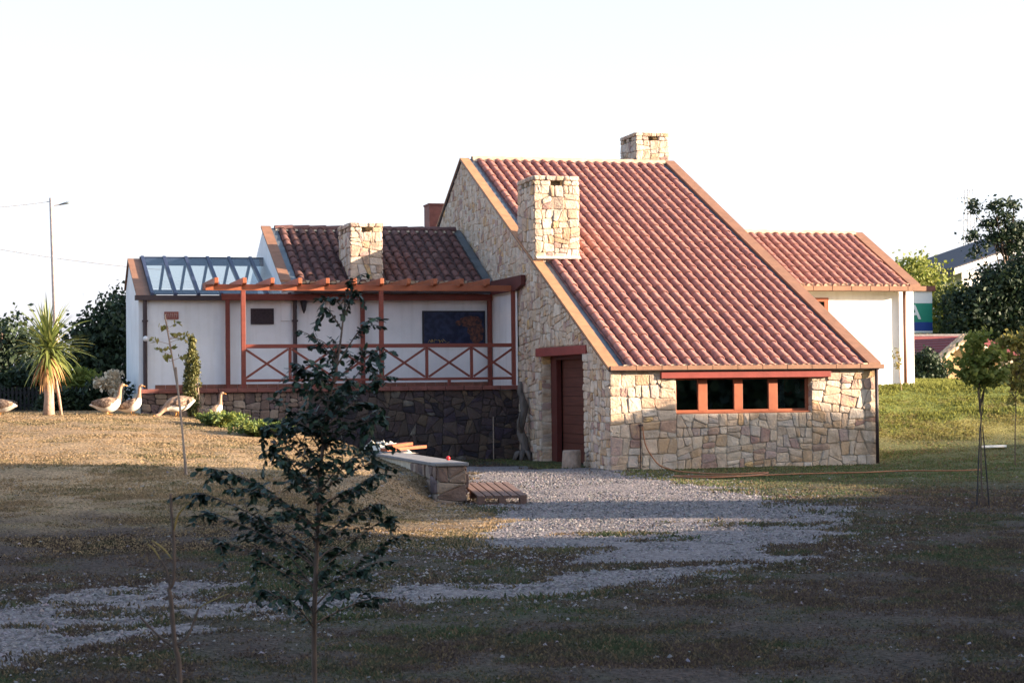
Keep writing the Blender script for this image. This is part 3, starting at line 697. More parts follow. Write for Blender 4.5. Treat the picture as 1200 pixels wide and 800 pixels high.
# glazed roof
gz = MB(); fzv = lambda v: 3.48+(4.44-3.48)*(v-8.2)/2.7; bzv = lambda v: 4.44-(v-10.9)*.53
gx = [-7.50+.489*k for k in range(7)]
for x in gx:
    gz.prism([(x-.035, 8.14, 3.50), (x-.035, 10.9, 4.46), (x-.035, 10.9, 4.58), (x-.035, 8.14, 3.60)], (.07, 0, 0))
    gz.prism([(x-.03, 10.9, 4.43), (x-.03, 12.05, 3.84), (x-.03, 12.05, 3.90), (x-.03, 10.9, 4.50)], (.06, 0, 0))
gz.box(-7.56, -4.6, 10.86, 10.94, 4.36, 4.555)
gz.box(-7.56, -4.6, 11.9, 12.02, 3.75, 3.86)
gz.build('glazed_roof', M['steel'], house, label='blue grey steel and glass pitched roof of the far left room')
gr_ = [o for o in house.children if o.name.startswith('glazed_roof')][0] if house.children else None
gr_ = bpy.data.objects['glazed_roof']
for k in range(6):
    a, b = gx[k]+.036, gx[k+1]-.036
    MB().prism([(a, 8.16, 3.575), (b, 8.16, 3.575), (b, 10.86, 4.535), (a, 10.86, 4.535)], (0, 0, .008)).build('glass_pane', M['glassroof'], gr_)
    MB().prism([(a, 10.95, 4.45), (b, 10.95, 4.45), (b, 12.04, 3.885), (a, 12.04, 3.885)], (0, 0, .008)).build('glass_pane', M['glassroof'], gr_)
gc = MB(); coping(gc, -7.83, -7.54, 8.12, 10.88, lambda v: fzv(v)+.03, .05, seg=.93); coping(gc, -7.83, -7.54, 10.9, 12.05, lambda v: bzv(v)+.0, .05); gc.build('verge_coping', M['copingb'], house, label='brown coping on the far left end gable')
gg = MB(); gg.box(-7.87, -4.5, 8.05, 8.195, 3.44, 3.545); gg.build('gutter', M['gutterd'], house, label='dark gutter under the glazed roof')
for x in (-7.66, -4.46):
    t_ = MB(); t_.tube([(x, 8.13, 3.46), (x, 8.13, 1.2 if x < -7 else 1.47)], .045, 10); t_.box(x-.06, x+.06, 8.08, 8.19, 2.98, 3.02)
    t_.build('downpipe', M['gutterd'], house, smooth=False, label='dark downpipe on the white wall, '+('at its far left end' if x < -7 else 'beside the wall lantern'))
sk = MB()
for k in range(34):
    a = -7.45+k*.2185; sk.box(a, a+.212, AV-.02, AV, 1.452, 1.64)
sk.build('skirting', M['skirt'], house, label='brick coloured skirting along the terrace')
# brown chimney showing behind the left wing
sp = MB(); a = at(503, 240, v=15.0); b = at(519, 262, v=15.0)
sp.box(a.x, a.x+.55, 15.0, 15.6, 3.4, a.z); sp.box(a.x-.02, a.x+.57, 14.98, 15.62, a.z, a.z+.04); sp.build('rear_chimney', M['cap'], house, label='plain brown chimney behind the left wing roof')

# terrace window; the tree and specks it reflects are painted on
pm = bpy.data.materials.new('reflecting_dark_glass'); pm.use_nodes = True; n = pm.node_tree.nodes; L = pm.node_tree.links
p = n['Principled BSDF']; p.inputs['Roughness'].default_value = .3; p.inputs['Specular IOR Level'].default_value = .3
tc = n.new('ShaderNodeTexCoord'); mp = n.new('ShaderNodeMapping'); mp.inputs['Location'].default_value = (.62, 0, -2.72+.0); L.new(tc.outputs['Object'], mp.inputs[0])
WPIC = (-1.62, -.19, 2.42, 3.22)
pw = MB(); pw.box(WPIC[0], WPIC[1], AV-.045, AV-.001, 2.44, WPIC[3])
tw = pw.build('terrace_window', M['dark'], house, label='large dark navy window on the terrace wall with a painted rust coloured tree reflection')
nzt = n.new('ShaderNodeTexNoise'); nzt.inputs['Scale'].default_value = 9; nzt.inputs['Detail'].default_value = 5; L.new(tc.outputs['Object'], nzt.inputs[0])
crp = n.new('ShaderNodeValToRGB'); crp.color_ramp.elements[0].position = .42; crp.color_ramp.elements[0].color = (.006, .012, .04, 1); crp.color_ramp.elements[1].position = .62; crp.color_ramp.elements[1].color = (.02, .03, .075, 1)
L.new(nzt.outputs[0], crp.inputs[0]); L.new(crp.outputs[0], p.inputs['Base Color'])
MB().box(WPIC[0]+.035, WPIC[1]-.03, AV-.055, AV-.048, 2.47, WPIC[3]-.035).build('reflecting_pane', pm, tw)
M['rust'] = mat('reflected_rust_paint', rough=.5, ramp=[(.36, (.012, .01, .025)), (.5, (.085, .03, .022)), (.66, (.16, .055, .03))], nscale=16, namt=.3, bump=0)
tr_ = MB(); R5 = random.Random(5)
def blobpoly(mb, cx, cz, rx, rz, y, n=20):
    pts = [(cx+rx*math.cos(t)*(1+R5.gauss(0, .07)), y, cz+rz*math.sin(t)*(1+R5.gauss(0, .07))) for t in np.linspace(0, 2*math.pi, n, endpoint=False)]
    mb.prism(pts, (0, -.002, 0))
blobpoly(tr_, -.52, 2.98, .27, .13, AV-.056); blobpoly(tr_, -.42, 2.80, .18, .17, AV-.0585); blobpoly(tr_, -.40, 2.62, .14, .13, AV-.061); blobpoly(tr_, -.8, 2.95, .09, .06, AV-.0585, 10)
tr_.build('tree_reflection', M['rust'], tw)
M['gold'] = mat('reflected_yellow_specks', (.6, .42, .12), .6, bump=0)
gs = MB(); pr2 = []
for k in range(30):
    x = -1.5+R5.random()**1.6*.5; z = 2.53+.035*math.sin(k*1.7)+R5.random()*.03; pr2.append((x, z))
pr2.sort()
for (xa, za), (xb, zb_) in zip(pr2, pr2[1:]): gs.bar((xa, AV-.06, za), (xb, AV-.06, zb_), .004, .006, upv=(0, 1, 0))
gs.build('speck_reflection', M['gold'], tw)
sw_ = MB().box(-.03, -.0125, 7.42, 7.52, 2.52, 2.61); sw_.build('switch_box', M['whitep'], house)

# --- right wing
rw = MB(); X1 = 10.38
rw.box(W-.0, X1, AV, AV+.25, .8, 3.75); rw.prism([(X1-.25, AV+.25, .8), (X1-.25, AV+.25, 3.75), (X1-.25, 11.0, 5.12), (X1-.25, 14.0, 3.75), (X1-.25, 14.0, .8)], (.25, 0, 0))
rw.box(W, X1-.25, 13.75, 14.0, .8, 3.7)
rw.build('rendered_wall', M['white'], house, label='brilliant white sunlit wall of the right wing')
rr2 = tile_roof('tiled_roof', house, W-.25, 10.13, 8.0, 3.79, 11.0, 5.25, M['tile'], M['pan'], seed=9)
rr2['label'] = 'sunlit tiled roof of the right wing'
MB().prism([(W, 11.05, 5.2), (W, 14.2, 3.72), (W, 14.2, 3.62), (W, 11.05, 5.1)], (X1-W, 0, 0)).build('rear_roof', M['pan'], house)
rc2 = MB(); coping(rc2, 10.17, 10.44, 7.95, 11.0, lambda v: 3.79+.4867*(v-8.0)+.0, .075, seg=1.5); rc2.build('verge_coping', M['copingb'], house, label='brown coping at the right end of the right wing')
rg = MB()
for k in range(11): a = W-.1+k*.485; rg.box(a+.008, a+.477, 7.83, 7.97, 3.68, 3.79)
rg.box(W, 10.43, 7.84, 7.965, 3.675, 3.77, 1); rg.build('gutter', [M['copingb'], M['gutterd']], house, label='terracotta gutter of the right wing')
rp = MB(); rp.tube([(10.10, 8.12, 3.7), (10.10, 8.12, 1.4)], .04, 8); rp.build('downpipe', M['brownpipe'], house, smooth=True, label='brown downpipe near the right end of the white wing')
ww = MB(); ww.box(7.4, 8.16, AV-.03, AV+.05, 3.44, 3.53); ww.box(8.06, 8.16, AV-.03, AV+.05, 2.6, 3.44); ww.box(7.4, 7.5, AV-.03, AV+.05, 2.6, 3.44)
wo = ww.build('window', M['orwood'], house, label='red framed window half hidden behind the big roof')
MB().box(7.5, 8.06, AV-.012, AV-.004, 2.6, 3.44).build('pane', M['glass'], wo)
MB().box(7.5, 8.06, AV-.003, AV-.001, 2.6, 3.44).build('blind', M['darkred'], wo)

# ------------------------------------------------------------------ terrace, railing, pergola
tw_ = empty('terrace_wall', (-4, 6.2, 0), 'dark rubble retaining wall with clay cap carrying the terrace below the pergola', 'wall')
tm = MB(); Fr2 = ((-7.9, 6.1, 0), (1, 0, 0), (0, 0, 1), (0, -1, 0))
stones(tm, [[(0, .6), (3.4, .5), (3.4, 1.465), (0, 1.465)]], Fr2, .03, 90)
tm.build('brown_masonry', [M['stone_mid']], tw_, label='brownish rubble at the left end of the terrace wall')  # rubble of browner stone than the rest of the wall
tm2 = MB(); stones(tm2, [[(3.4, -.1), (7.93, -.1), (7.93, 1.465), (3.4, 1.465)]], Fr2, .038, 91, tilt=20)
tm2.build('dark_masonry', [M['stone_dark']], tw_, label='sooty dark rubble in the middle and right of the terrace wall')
MB().box(-7.9, -.03, 6.112, 6.36, -.2, 1.465).build('wall_core', M['mortar_dark'], tw_)
MB().box(-7.88, -.03, 6.36, AV-.03, 1.3, 1.452).build('terrace_floor', M['cap'], tw_)
ck = MB()
for k in range(20): a = -7.95+k*.396; ck.box(a, a+.39, 6.02, 6.40, 1.468, 1.555)
ck.build('wall_cap', M['cap'], tw_, bevel=.01)
MB().box(-7.9, -7.6, 6.36, 8.2, .8, 1.46).build('end_wall', M['mortar'], tw_)

rl = empty('railing', (-2.9, 6.2, 1.555), 'red timber railing with crossed braces along the terrace edge', 'railing')
M_ = M['redwood']
rp_ = [-5.83, -4.87, -3.91, -2.95, -1.98, -1.01, -.05]
MB().box(-5.78, -.09, 6.16, 6.24, 2.37, 2.45).build('top_rail', M_, rl, bevel=.004)
MB().box(-5.78, -.09, 6.165, 6.235, 1.68, 1.735).build('bottom_rail', M_, rl, bevel=.004)
for i, x in enumerate(rp_):
    if i in (1, 2, 4, 5): MB().box(x-.028, x+.028, 6.17, 6.23, 1.735, 2.37).build('baluster', M_, rl)
for i in range(6):
    a, b = rp_[i]+.04, rp_[i+1]-.04
    MB().bar((a, 6.188, 1.755), (b, 6.188, 2.35), .022, .045, upv=(0, 0, 1)).build('brace', M_, rl)
    MB().bar((a, 6.214, 2.35), (b, 6.214, 1.755), .022, .045).build('brace', M_, rl)
for x in (-4.4, -3.43, -1.5): MB().box(x-.03, x+.03, 6.17, 6.23, 1.556, 1.68).build('foot', M_, rl)

pg = empty('pergola', (-3, 6.2, 1.555), 'orange red timber pergola over the white terrace of the left wing', 'pergola')
MB().box(-6.60, -.03, 6.15, 6.24, 3.555, 3.68).build('front_beam', M['orwood'], pg, bevel=.006)
MB().box(-6.05, -.03, 8.02, 8.10, 3.44, 3.58).build('rear_beam', M['redwood'], pg, bevel=.006)
for x in (-5.83, -2.95, -.08):
    MB().box(x-.045, x+.045, 6.14, 6.235, 1.557, 3.553).build('post', M['redwood'], pg, bevel=.006)
for x in (-5.92, -2.98, -.11):
    MB().box(x-.045, x+.045, 8.03, 8.12, 1.454, 3.438).build('post', M['redwood'], pg, bevel=.006, label='rear post against the white wall')
for k in range(11):
    x = -6.40+k*.570; z0 = 3.655
    MB().prism([(x-.04, 5.92, z0+.04), (x-.04, 5.92, z0+.15), (x-.04, 8.17, z0+.15), (x-.04, 8.17, z0), (x-.04, 5.99, z0)], (.08, 0, 0)).build('rafter', M['orwood'], pg, bevel=.005)
MB().prism([(-.13, 5.4, 3.66), (-.13, 5.4, 3.86), (-.13, 7.9, 3.86), (-.13, 7.9, 3.56), (-.13, 5.9, 3.56)], (.1, 0, 0)).build('side_beam', M['darkred'], pg, label='dark red beam along the stone gable')

# plaques, lantern, globe lamp
pq = empty('wall_plaque', (-5.16, AV-.02, 2.93), 'dark brown square plaque on the white wall beside the first pergola post', 'plaque')
MB().box(-5.41, -4.91, AV-.03, AV-.001, 2.93, 3.27).build('plate', mat('dark_plate', (.035, .02, .025), .6, nscale=30, namt=.5, bump=.5, bscale=60), pq, bevel=.004)
ps = empty('name_plaque', (-7.1, AV-.02, 3.04), 'small brick red tile plaque with pale marks behind the staked sapling', 'plaque')
MB().box(-7.25, -6.95, AV-.03, AV-.001, 3.04, 3.20).build('plate', mat('clay_plate', (.30, .09, .07), .6, nscale=20, namt=.3), ps, bevel=.004)
pr_ = MB(); R5 = random.Random(8)
for k in range(6):
    x = -7.225+k*.045; z = 3.07
    pr_.bar((x, AV-.033, z), (x+.012, AV-.033, z+.10), .008, .010, upv=(0, 1, 0))
    if k % 2: pr_.bar((x, AV-.033, z+.05), (x+.03, AV-.033, z+.055), .008, .010, upv=(0, 1, 0))
    else: pr_.bar((x+.012, AV-.033, z+.1), (x+.034, AV-.033, z+.06), .008, .010, upv=(0, 1, 0))
pr_.build('marks', mat('pale_marks', (.5, .35, .3), .7, bump=0), ps)
ln = empty('wall_lantern', (-4.22, 8.12, 3.3), 'black carriage lantern on the white wall right of the dark downpipe', 'lantern')
lx = -4.27
lb = MB(); lb.tube([(lx, 8.08, 3.22), (lx, 8.08, 3.40)], [.04, .075], 6); lb.tube([(lx, 8.08, 3.40), (lx, 8.08, 3.46), (lx, 8.08, 3.50)], [.085, .04, .008], 6); lb.tube([(lx, 8.08, 3.16), (lx, 8.08, 3.22)], [.01, .035], 6)
lb.build('lamp_body', M['dark'], ln); MB().bar((lx, 8.08, 3.47), (lx, 8.2, 3.40), .02, .02).build('bracket', M['dark'], ln)
gl = empty('globe_lamp', (-7.62, 8.0, 2.62), 'small white globe lamp on the downpipe at the far left corner', 'lamp')
g2 = MB(); g2.ball((-7.66, 7.98, 2.62), .06, 8); g2.build('globe', M['whitep'], gl, smooth=True); MB().box(-7.69, -7.63, 8.02, 8.09, 2.56, 2.60).build('bracket', M['dark'], gl)

# ------------------------------------------------------------------ yard things
rw_ = empty('retaining_wall', (-4.8, -5, 0), 'low stone retaining wall with concrete cap between lawn and gravel yard', 'wall')
q = MB(); stones(q, [[(-5.12, -.1), (-4.72, -.1), (-4.72, .50), (-5.12, .50)]], ((0, -8.05, 0), (1, 0, 0), (0, 0, 1), (0, -1, 0)), .05, 101)
stones(q, [[(-8.05, -.1), (-2.0, -.1), (-2.0, .50), (-8.05, .50)]], ((-4.72, 0, 0), (0, 1, 0), (0, 0, 1), (1, 0, 0)), .045, 102)
stones(q, [[(-8.05, -.1), (-6.5, .0), (-6.5, .50), (-8.05, .50)]], ((-5.12, 0, 0), (0, 1, 0), (0, 0, 1), (-1, 0, 0)), .045, 103)
q.box(-5.108, -4.732, -8.038, -2.0, -.2, .50, 1)
q.box(-5.10, -4.74, -2.0, 6.05, -.2, .44, 1)
q.build('masonry', [M['stone_mid'], M['mortar']], rw_)
cpp = MB(); 
for a, b in ((-8.09, -6.1), (-6.09, -4.1), (-4.09, -2.0)): cpp.box(-5.15, -4.69, a, b, .502, .545)
cpp.build('coping', M['conc'], rw_, bevel=.008)
rbz = empty('red_ball', (-4.75, -7.2, .55), 'small red ball lying on the end of the low wall', 'ball')
MB().ball((-4.76, -7.2, .573), .03, 8).build('ball', M['redplastic'], rbz, smooth=True)
bo = empty('timber_offcuts', (-4.9, -3.8, .55), 'two sawn orange planks stacked on the low wall beside the crumpled sheet', 'planks')
P0, P1 = at(450, 527, z=.60), at(496, 523, z=.60)
MB().bar(P0, P1, .12, .045).build('plank', M['orwood'], bo)
MB().bar(P0+Vector((.15, .35, .04)), P1+Vector((-.15, .35, .04)), .12, .045).build('plank', M['orwood'], bo)
# crumpled sheet
sh = MB(); c0 = at(449, 524, z=.58); ns = 22; V = []
for j in range(ns+1):
    for i in range(ns+1):
        x, y = i/ns*2-1, j/ns*2-1; r = min(1, math.hypot(x, y))
        hgt = max(0, (1-r**3))*(.09+.10*abs(noise.noise((x*2.4, y*2.4, 1.3)))+.08*abs(noise.noise((x*6, y*6, 4))))
        V.append((c0.x+x*.42*(1+.2*noise.noise((x*3, y*3, 8))), c0.y+y*.8, .50+hgt*1.15))
sh.add(V, [(j*(ns+1)+i, j*(ns+1)+i+1, (j+1)*(ns+1)+i+1, (j+1)*(ns+1)+i) for j in range(ns) for i in range(ns)])
o = sh.build('crumpled_sheet', M['pale']); tag(o, 'crumpled pale sheet heaped on the lawn edge by the low wall', 'sheet')
# pallet
pa = empty('pallet', (-4.3, -8.0, 0), 'wooden pallet lying on the gravel at the end of the low wall', 'pallet')
mp_ = mat('pallet_wood', rough=.85, island=.7, ramp=[(0, (.10, .055, .045)), (1, (.19, .115, .09))], nscale=8, namt=.3)
A0 = at(545, 591, z=0)
ux, uy = Vector((.995, -.09, 0)), Vector((.09, .995, 0)); O_ = Vector((-4.66, -8.45, .01))
def lb_(a, b, c, d, z0, z1):
    P = [O_+ux*a+uy*c, O_+ux*b+uy*c, O_+ux*b+uy*d, O_+ux*a+uy*d]; return MB().prism([(p.x, p.y, z0*.85+.075*q_) for p, q_ in zip(P, (c, c, d, d))], (0, 0, (z1-z0)*.85))
for k in range(6): lb_(k*.112, k*.112+.088, 0, 1.4, .118, .14).build('deck_board', mp_, pa)
for y in (0.0, .65, 1.3): lb_(0, .65, y, y+.1, .096, .116).build('stringer', mp_, pa)
for y in (0.0, .65, 1.3):
    for x in (0, .28, .56): lb_(x, x+.09, y, y+.1, .02, .094).build('block', mp_, pa)
    lb_(0, .65, y, y+.1, .0, .018).build('skid', mp_, pa)
# driftwood trunk and stump
dw = MB(); R5 = random.Random(4)
pts = [(-.17+.04*math.sin(k*.8), 5.25+.03*math.cos(k), k*.11) for k in range(16)]
dw.tube(pts, [.15, .12, .10, .085, .10, .085, .08, .09, .085, .07, .085, .08, .075, .07, .055, .02], 9)
for k in range(6):
    a = k*1.05; dw.tube([(-.17, 5.2, .16), (-.17+.13*math.cos(a), 5.2+.13*math.sin(a), .14), (-.17+.2*math.cos(a), 5.2+.2*math.sin(a), -.03)], [.07, .06, .045], 6)
dw.tube([(-.15, 5.25, .5), (-.30, 5.15, .7), (-.27, 5.1, 1.0)], [.05, .04, .012], 6)
o = dw.build('driftwood_trunk', M['deadwood'], smooth=True)
for v_ in o.data.vertices:
    nn = noise.noise_vector(v_.co*9)*.025; v_.co += nn
tag(o, 'gnarled dark dead trunk standing upright against the stone gable', 'dead trunk')
st = MB(); st.tube([(-.36, 1.25, -.02), (-.36, 1.25, .12), (-.35, 1.25, .30), (-.35, 1.25, .335)], [.185, .175, .172, .16], 18)
o = st.build('tree_stump', M['stump'], smooth=False); tag(o, 'sawn log stump standing in front of the gable door', 'stump')
ls = MB(); ls.tube([(-.62, 5.93, -.02), (-.60, 6.0, .9)], .012, 6); o = ls.build('garden_stake', M['stump']); tag(o, 'thin stake leaning on the dark terrace wall', 'stake')
# hose
tp = empty('garden_tap', (.53, -.05, 0), 'small garden tap on a pipe against the sunlit stone front', 'tap')
MB().tube([(.55, -.055, 0), (.55, -.055, .80)], .011, 6).build('pipe', M['gutterd'], tp)
MB().box(.52, .58, -.13, -.045, .79, .83).build('spout', M['gutterd'], tp)
hz = [(.57, -.13, .78), (.60, -.16, .5), (.68, -.2, .3), (.82, -.27, .1), (.95, -.4, .03)]
for x, y in ((800, 553), (850, 556), (900, 554), (870, 558), (790, 558), (830, 560), (900, 557), (960, 555), (1010, 554), (1060, 552), (1110, 552), (1150, 551)):
    g_ = at(x, y, z=.02); hz.append((g_.x, g_.y+0*g_.x, terrz(g_.x, g_.y)+.03))
def smoothp(pts, m=6):
    P = [Vector(p) for p in pts]; out = []
    for i in range(len(P)-1):
        a, b, c, d = P[max(i-1, 0)], P[i], P[i+1], P[min(i+2, len(P)-1)]
        for k in range(m):
            t = k/m; out.append(.5*((2*b)+(c-a)*t+(2*a-5*b+4*c-d)*t*t+(3*b-a-3*c+d)*t**3))
    return out+[P[-1]]
o = MB().tube(smoothp(hz), .012, 6).build('garden_hose', M['hose'], smooth=True); tag(o, 'orange garden hose running from the tap along the foot of the stone front', 'hose')
g_ = at(1164, 531, z=.12)
o = MB().bar((g_.x-.28, g_.y-.1, terrz(g_.x, g_.y)+.06), (g_.x+.28, g_.y+.05, terrz(g_.x, g_.y)+.06), .12, .04).build('white_board', M['whitep'], bevel=.005)
tag(o, 'short white board lying in the grass below the right bank', 'board')

# ------------------------------------------------------------------ vegetation
def leaves(centers, r, n, size, seed, stretch=1.6, up_=0.0):
    """n leaf-sized faces gathered round the clump centres"""
    G_ = np.random.default_rng(seed); C_ = np.array(centers); k = G_.integers(0, len(C_), n)
    P = C_[k]+G_.normal(0, 1, (n, 3))*np.array(r)
    a = G_.normal(0, 1, (n, 3)); a[:, 2] += up_; a /= np.linalg.norm(a, axis=1)[:, None]
    b = np.cross(a, G_.normal(0, 1, (n, 3))); b /= np.linalg.norm(b, axis=1)[:, None]
    s = size*(.6+.8*G_.random(n))[:, None]
    V = np.concatenate([P-a*s*stretch*.5, P+b*s*.5, P+a*s*stretch*.5, P-b*s*.5], 0); i = np.arange(n)
    return V, np.stack([i, i+n, i+2*n, i+3*n], 1)
def clumps(blobs, per, seed, shell=.35):
    G_ = np.random.default_rng(seed); out = []; tot = sum(b[3]*b[4]*b[5] for b in blobs)**.5
    vol = [(b[3]*b[4]*b[5])**.66 for b in blobs]; tv = sum(vol)
    for b, q in zip(blobs, vol):
        m_ = max(3, int(per*q/tv)); d = G_.normal(0, 1, (m_, 3)); d /= np.linalg.norm(d, axis=1)[:, None]
        rr = (1-shell*G_.random(m_))**.7 if shell < 1 else G_.random(m_)**.5
        out.append(np.array(b[:3])+d*rr[:, None]*np.array(b[3:6])*(1+.18*G_.normal(0, 1, m_))[:, None])
    return np.concatenate(out)
def tree(name, label, cat, base, blobs, lm, n, size, seed, trunk=.12, group=None, clr=.25, per=None, bark='bark', limbs=6, shell=.5):
    """blobs: (du, dv, z above base, ru, rv, rz)"""
    base = Vector(base); t = empty(name, base, label, cat, group); B = [(base.x+b[0], base.y+b[1], base.z+b[2], b[3], b[4], b[5]) for b in blobs]
    cl = clumps(B, per or n//40, seed, shell)
    V, F = leaves(cl, (clr, clr, clr*.75), n, size, seed+1)
    fastmesh('crown', V, F, lm, t)
    R = random.Random(seed); tk = MB()
    top = max(B, key=lambda b: b[2]); c = Vector(top[:3])
    mid = base.lerp(c, .5)+Vector((R.gauss(0, .03), R.gauss(0, .03), 0))*(c-base).length
    tk.tube(smoothp([base-Vector((0, 0, .1)), base.lerp(mid, .5), mid, c], 3), list(np.linspace(trunk, trunk*.25, 10)), 8)
    for k in range(limbs):
        q = Vector(cl[R.randrange(len(cl))]); s_ = base.lerp(c, R.uniform(.3, .8)); tk.tube([s_, s_.lerp(q, .5)+Vector((0, 0, .06*(q-s_).length)), q], [trunk*.4, trunk*.25, trunk*.08], 5)
    tk.build('trunk', M[bark], t, smooth=True); return t
def P_(x, y, v): return at(x, y, v=v)
# left background
b = P_(-6, 470, 22); tree('broad_tree', 'dark broad tree at the far left edge behind the fence', 'tree', (b.x, 22, 1.0), [(0, 0, 1.3, 1.5, 1.5, 1.2), (.9, .2, 1.1, .9, 1.2, 1.0), (-1.2, 0, 1.6, 1.4, 1.4, 1.3), (.2, 0, 2.2, .9, .9, .5), (1.5, .2, .7, .7, 1, .6)], M['leaf_dark'], 9000, .10, 21, .12)
b = P_(122, 470, 15); tree('broad_tree', 'dark rounded tree behind the left end of the white wing', 'tree', (b.x, 15, 1.0), [(0, 0, 1.5, .75, .9, .8), (.35, 0, 2.1, .55, .7, .6), (-.35, 0, 1.2, .5, .7, .6), (.6, .2, 2.5, .4, .5, .4)], M['leaf_dark'], 9000, .085, 22, .1)
b = P_(88, 470, 11); tree('light_bush', 'bright yellow green bush between the strappy palm and the white wing', 'bush', (b.x, 11, 1.0), [(0, 0, .75, .38, .4, .32), (.35, 0, .6, .35, .4, .25), (-.3, 0, .5, .3, .4, .3)], M['leaf_yel'], 2600, .085, 23, .05, clr=.10)
b = P_(100, 474, 9.4); tree('dark_hedge_bush', 'low dark shrub in front of the picket fence, left of the white wing', 'bush', (b.x, 9.4, 1.0), [(0, 0, .35, .5, .35, .3), (.5, 0, .45, .35, .35, .42), (-.6, 0, .25, .4, .35, .25)], M['leaf_dark'], 5000, .06, 24, .04, clr=.09)
b = P_(20, 474, 12); tree('dark_hedge_bush', 'long dark shrub behind the picket fence at the left edge', 'bush', (b.x, 12, 1.0), [(0, 0, .6, 1.0, .5, .5), (1.0, 0, .5, .7, .5, .45), (-1.0, 0, .6, .8, .5, .6), (.5, 0, .8, .6, .5, .3)], M['leaf_dark'], 8000, .07, 25, .05, clr=.12)
b = P_(131, 474, 8.6); tree('blossoming_shrub', 'pale blossoming shrub at the left corner of the white wing', 'shrub', (b.x, 8.6, 1.0), [(0, 0, .75, .14, .16, .2), (.08, 0, .45, .12, .14, .25), (-.17, 0, .68, .13, .15, .1)], M['leaf_pale'], 900, .06, 26, .03, clr=.06)
# picket fence
pf = empty('picket_fence', (-11, 10, 1.05), 'black picket fence behind the lawn, left of the white wing', 'fence')
k = 0; x = -16.0; fb = MB()
while x < -8.2:
    fb.box(x, x+.045, 9.99, 10.015, 1.0, 1.62+.015*math.sin(k*2.1)); x += .085; k += 1
fb.build('pickets', M['fence'], pf); MB().box(-16, -8.2, 10.02, 10.06, 1.2, 1.26).build('rail', M['fence'], pf); MB().box(-16, -8.2, 10.02, 10.06, 1.48, 1.54).build('rail', M['fence'], pf)
# strappy palm (cordyline)
def straps(name, parent, c, n, L0, L1, e0, e1, droop, wd, m, seed):
    R = random.Random(seed); mb = MB()
    for k in range(n):
        az = R.uniform(0, 2*math.pi); el = math.radians(R.uniform(e0, e1)); Ln = R.uniform(L0, L1); p = Vector(c)+Vector((R.gauss(0, .03), R.gauss(0, .03), R.uniform(-.10, .12)))
        d = Vector((math.cos(az)*math.cos(el), math.sin(az)*math.cos(el), math.sin(el))); S = Vector((-math.sin(az), math.cos(az), 0)).lerp(Vector((0, 0, 1)), R.uniform(-.4, .4)).normalized(); V = []; ns_ = 6
        for i in range(ns_+1):
            t = i/ns_; wq = wd*(.55+.45*math.sin(min(1, t*2.2)*1.57))*(1-t**3)+.001; V += [p-S*wq, p+S*wq]
            d = (d+Vector((0, 0, -droop*(1+t)*R.uniform(.7, 1.3)/ns_))).normalized(); p = p+d*Ln/ns_
        mb.add(V, [(2*i, 2*i+1, 2*i+3, 2*i+2) for i in range(ns_)])
    return mb.build(name, m, parent)
pb = at(57, 480, v=4.4); pz = terrz(pb.x, 4.4)
pt = empty('cabbage_palm', (pb.x, 4.4, pz), 'spiky yellow green cabbage palm with brown dead skirt on the lawn at left', 'palm')
sp_ = MB(); sp_.tube([(pb.x, 4.4, pz-.05), (pb.x+.01, 4.4, pz+.3), (pb.x, 4.4, pz+.75), (pb.x-.01, 4.4, pz+1.2)], [.115, .09, .088, .06], 10); sp_.build('trunk', M['barkpale'], pt, smooth=True)
sp2 = MB(); sp2.tube([(pb.x+.12, 4.45, pz+1.0), (pb.x+.15, 4.42, pz+.6), (pb.x+.20, 4.4, pz+.3), (pb.x+.24, 4.4, pz-.03)], [.03, .03, .028, .028], 7); sp2.build('side_stem', M['barkpale'], pt, smooth=True)
hc = (pb.x, 4.4, pz+1.25)
straps('leaves', pt, hc, 115, .7, 1.02, 8, 88, .42, .021, M['palm'], 31)
straps('drooping_leaves', pt, (hc[0], hc[1], hc[2]-.05), 90, .5, .85, -35, 25, .75, .021, M['palm'], 32)
straps('dead_leaves', pt, (hc[0], hc[1], hc[2]-.15), 70, .45, .75, -75, -20, .9, .02, M['palmdead'], 33)
# dwarf cypress
cb = at(228, 486, v=5.2); cz = terrz(cb.x, 5.2); cy = empty('columnar_cypress', (cb.x, 5.2, cz), 'slim columnar cypress with browned bare side in front of the terrace wall', 'cypress')
Hc = 1.52; cl = []
R5 = random.Random(3)
for k in range(260):
    t = R5.random(); a = R5.uniform(0, 6.28); rr = (.04+.13*math.sin(math.pi*min(1, t*1.15+.02))**.7)*(1-.2*t)*(.6+.4*R5.random()); 
    if t < .45 and math.cos(a) > .1 and R5.random() < .8: continue
    cl.append((cb.x-.04+rr*math.cos(a), 5.2+rr*math.sin(a), cz+.05+t*Hc))
V, F = leaves(cl, (.025, .025, .05), 6000, .028, 35, 2.0, up_=1.2); fastmesh('foliage', V, F, M['leaf_cyp'], cy)
tk = MB()
for a in (-.02, .02, .06): tk.tube([(cb.x+a, 5.18, cz-.03), (cb.x+a*1.5, 5.18, cz+.4), (cb.x+a*.4, 5.2, cz+1.0)], [.018, .014, .006], 6)
tk.tube([(cb.x+.06, 5.15, cz), (cb.x+.14, 5.1, cz+.22), (cb.x+.20, 5.1, cz+.40)], [.01, .008, .004], 5)
tk.build('bare_stems', M['barkpale'], cy, smooth=True)
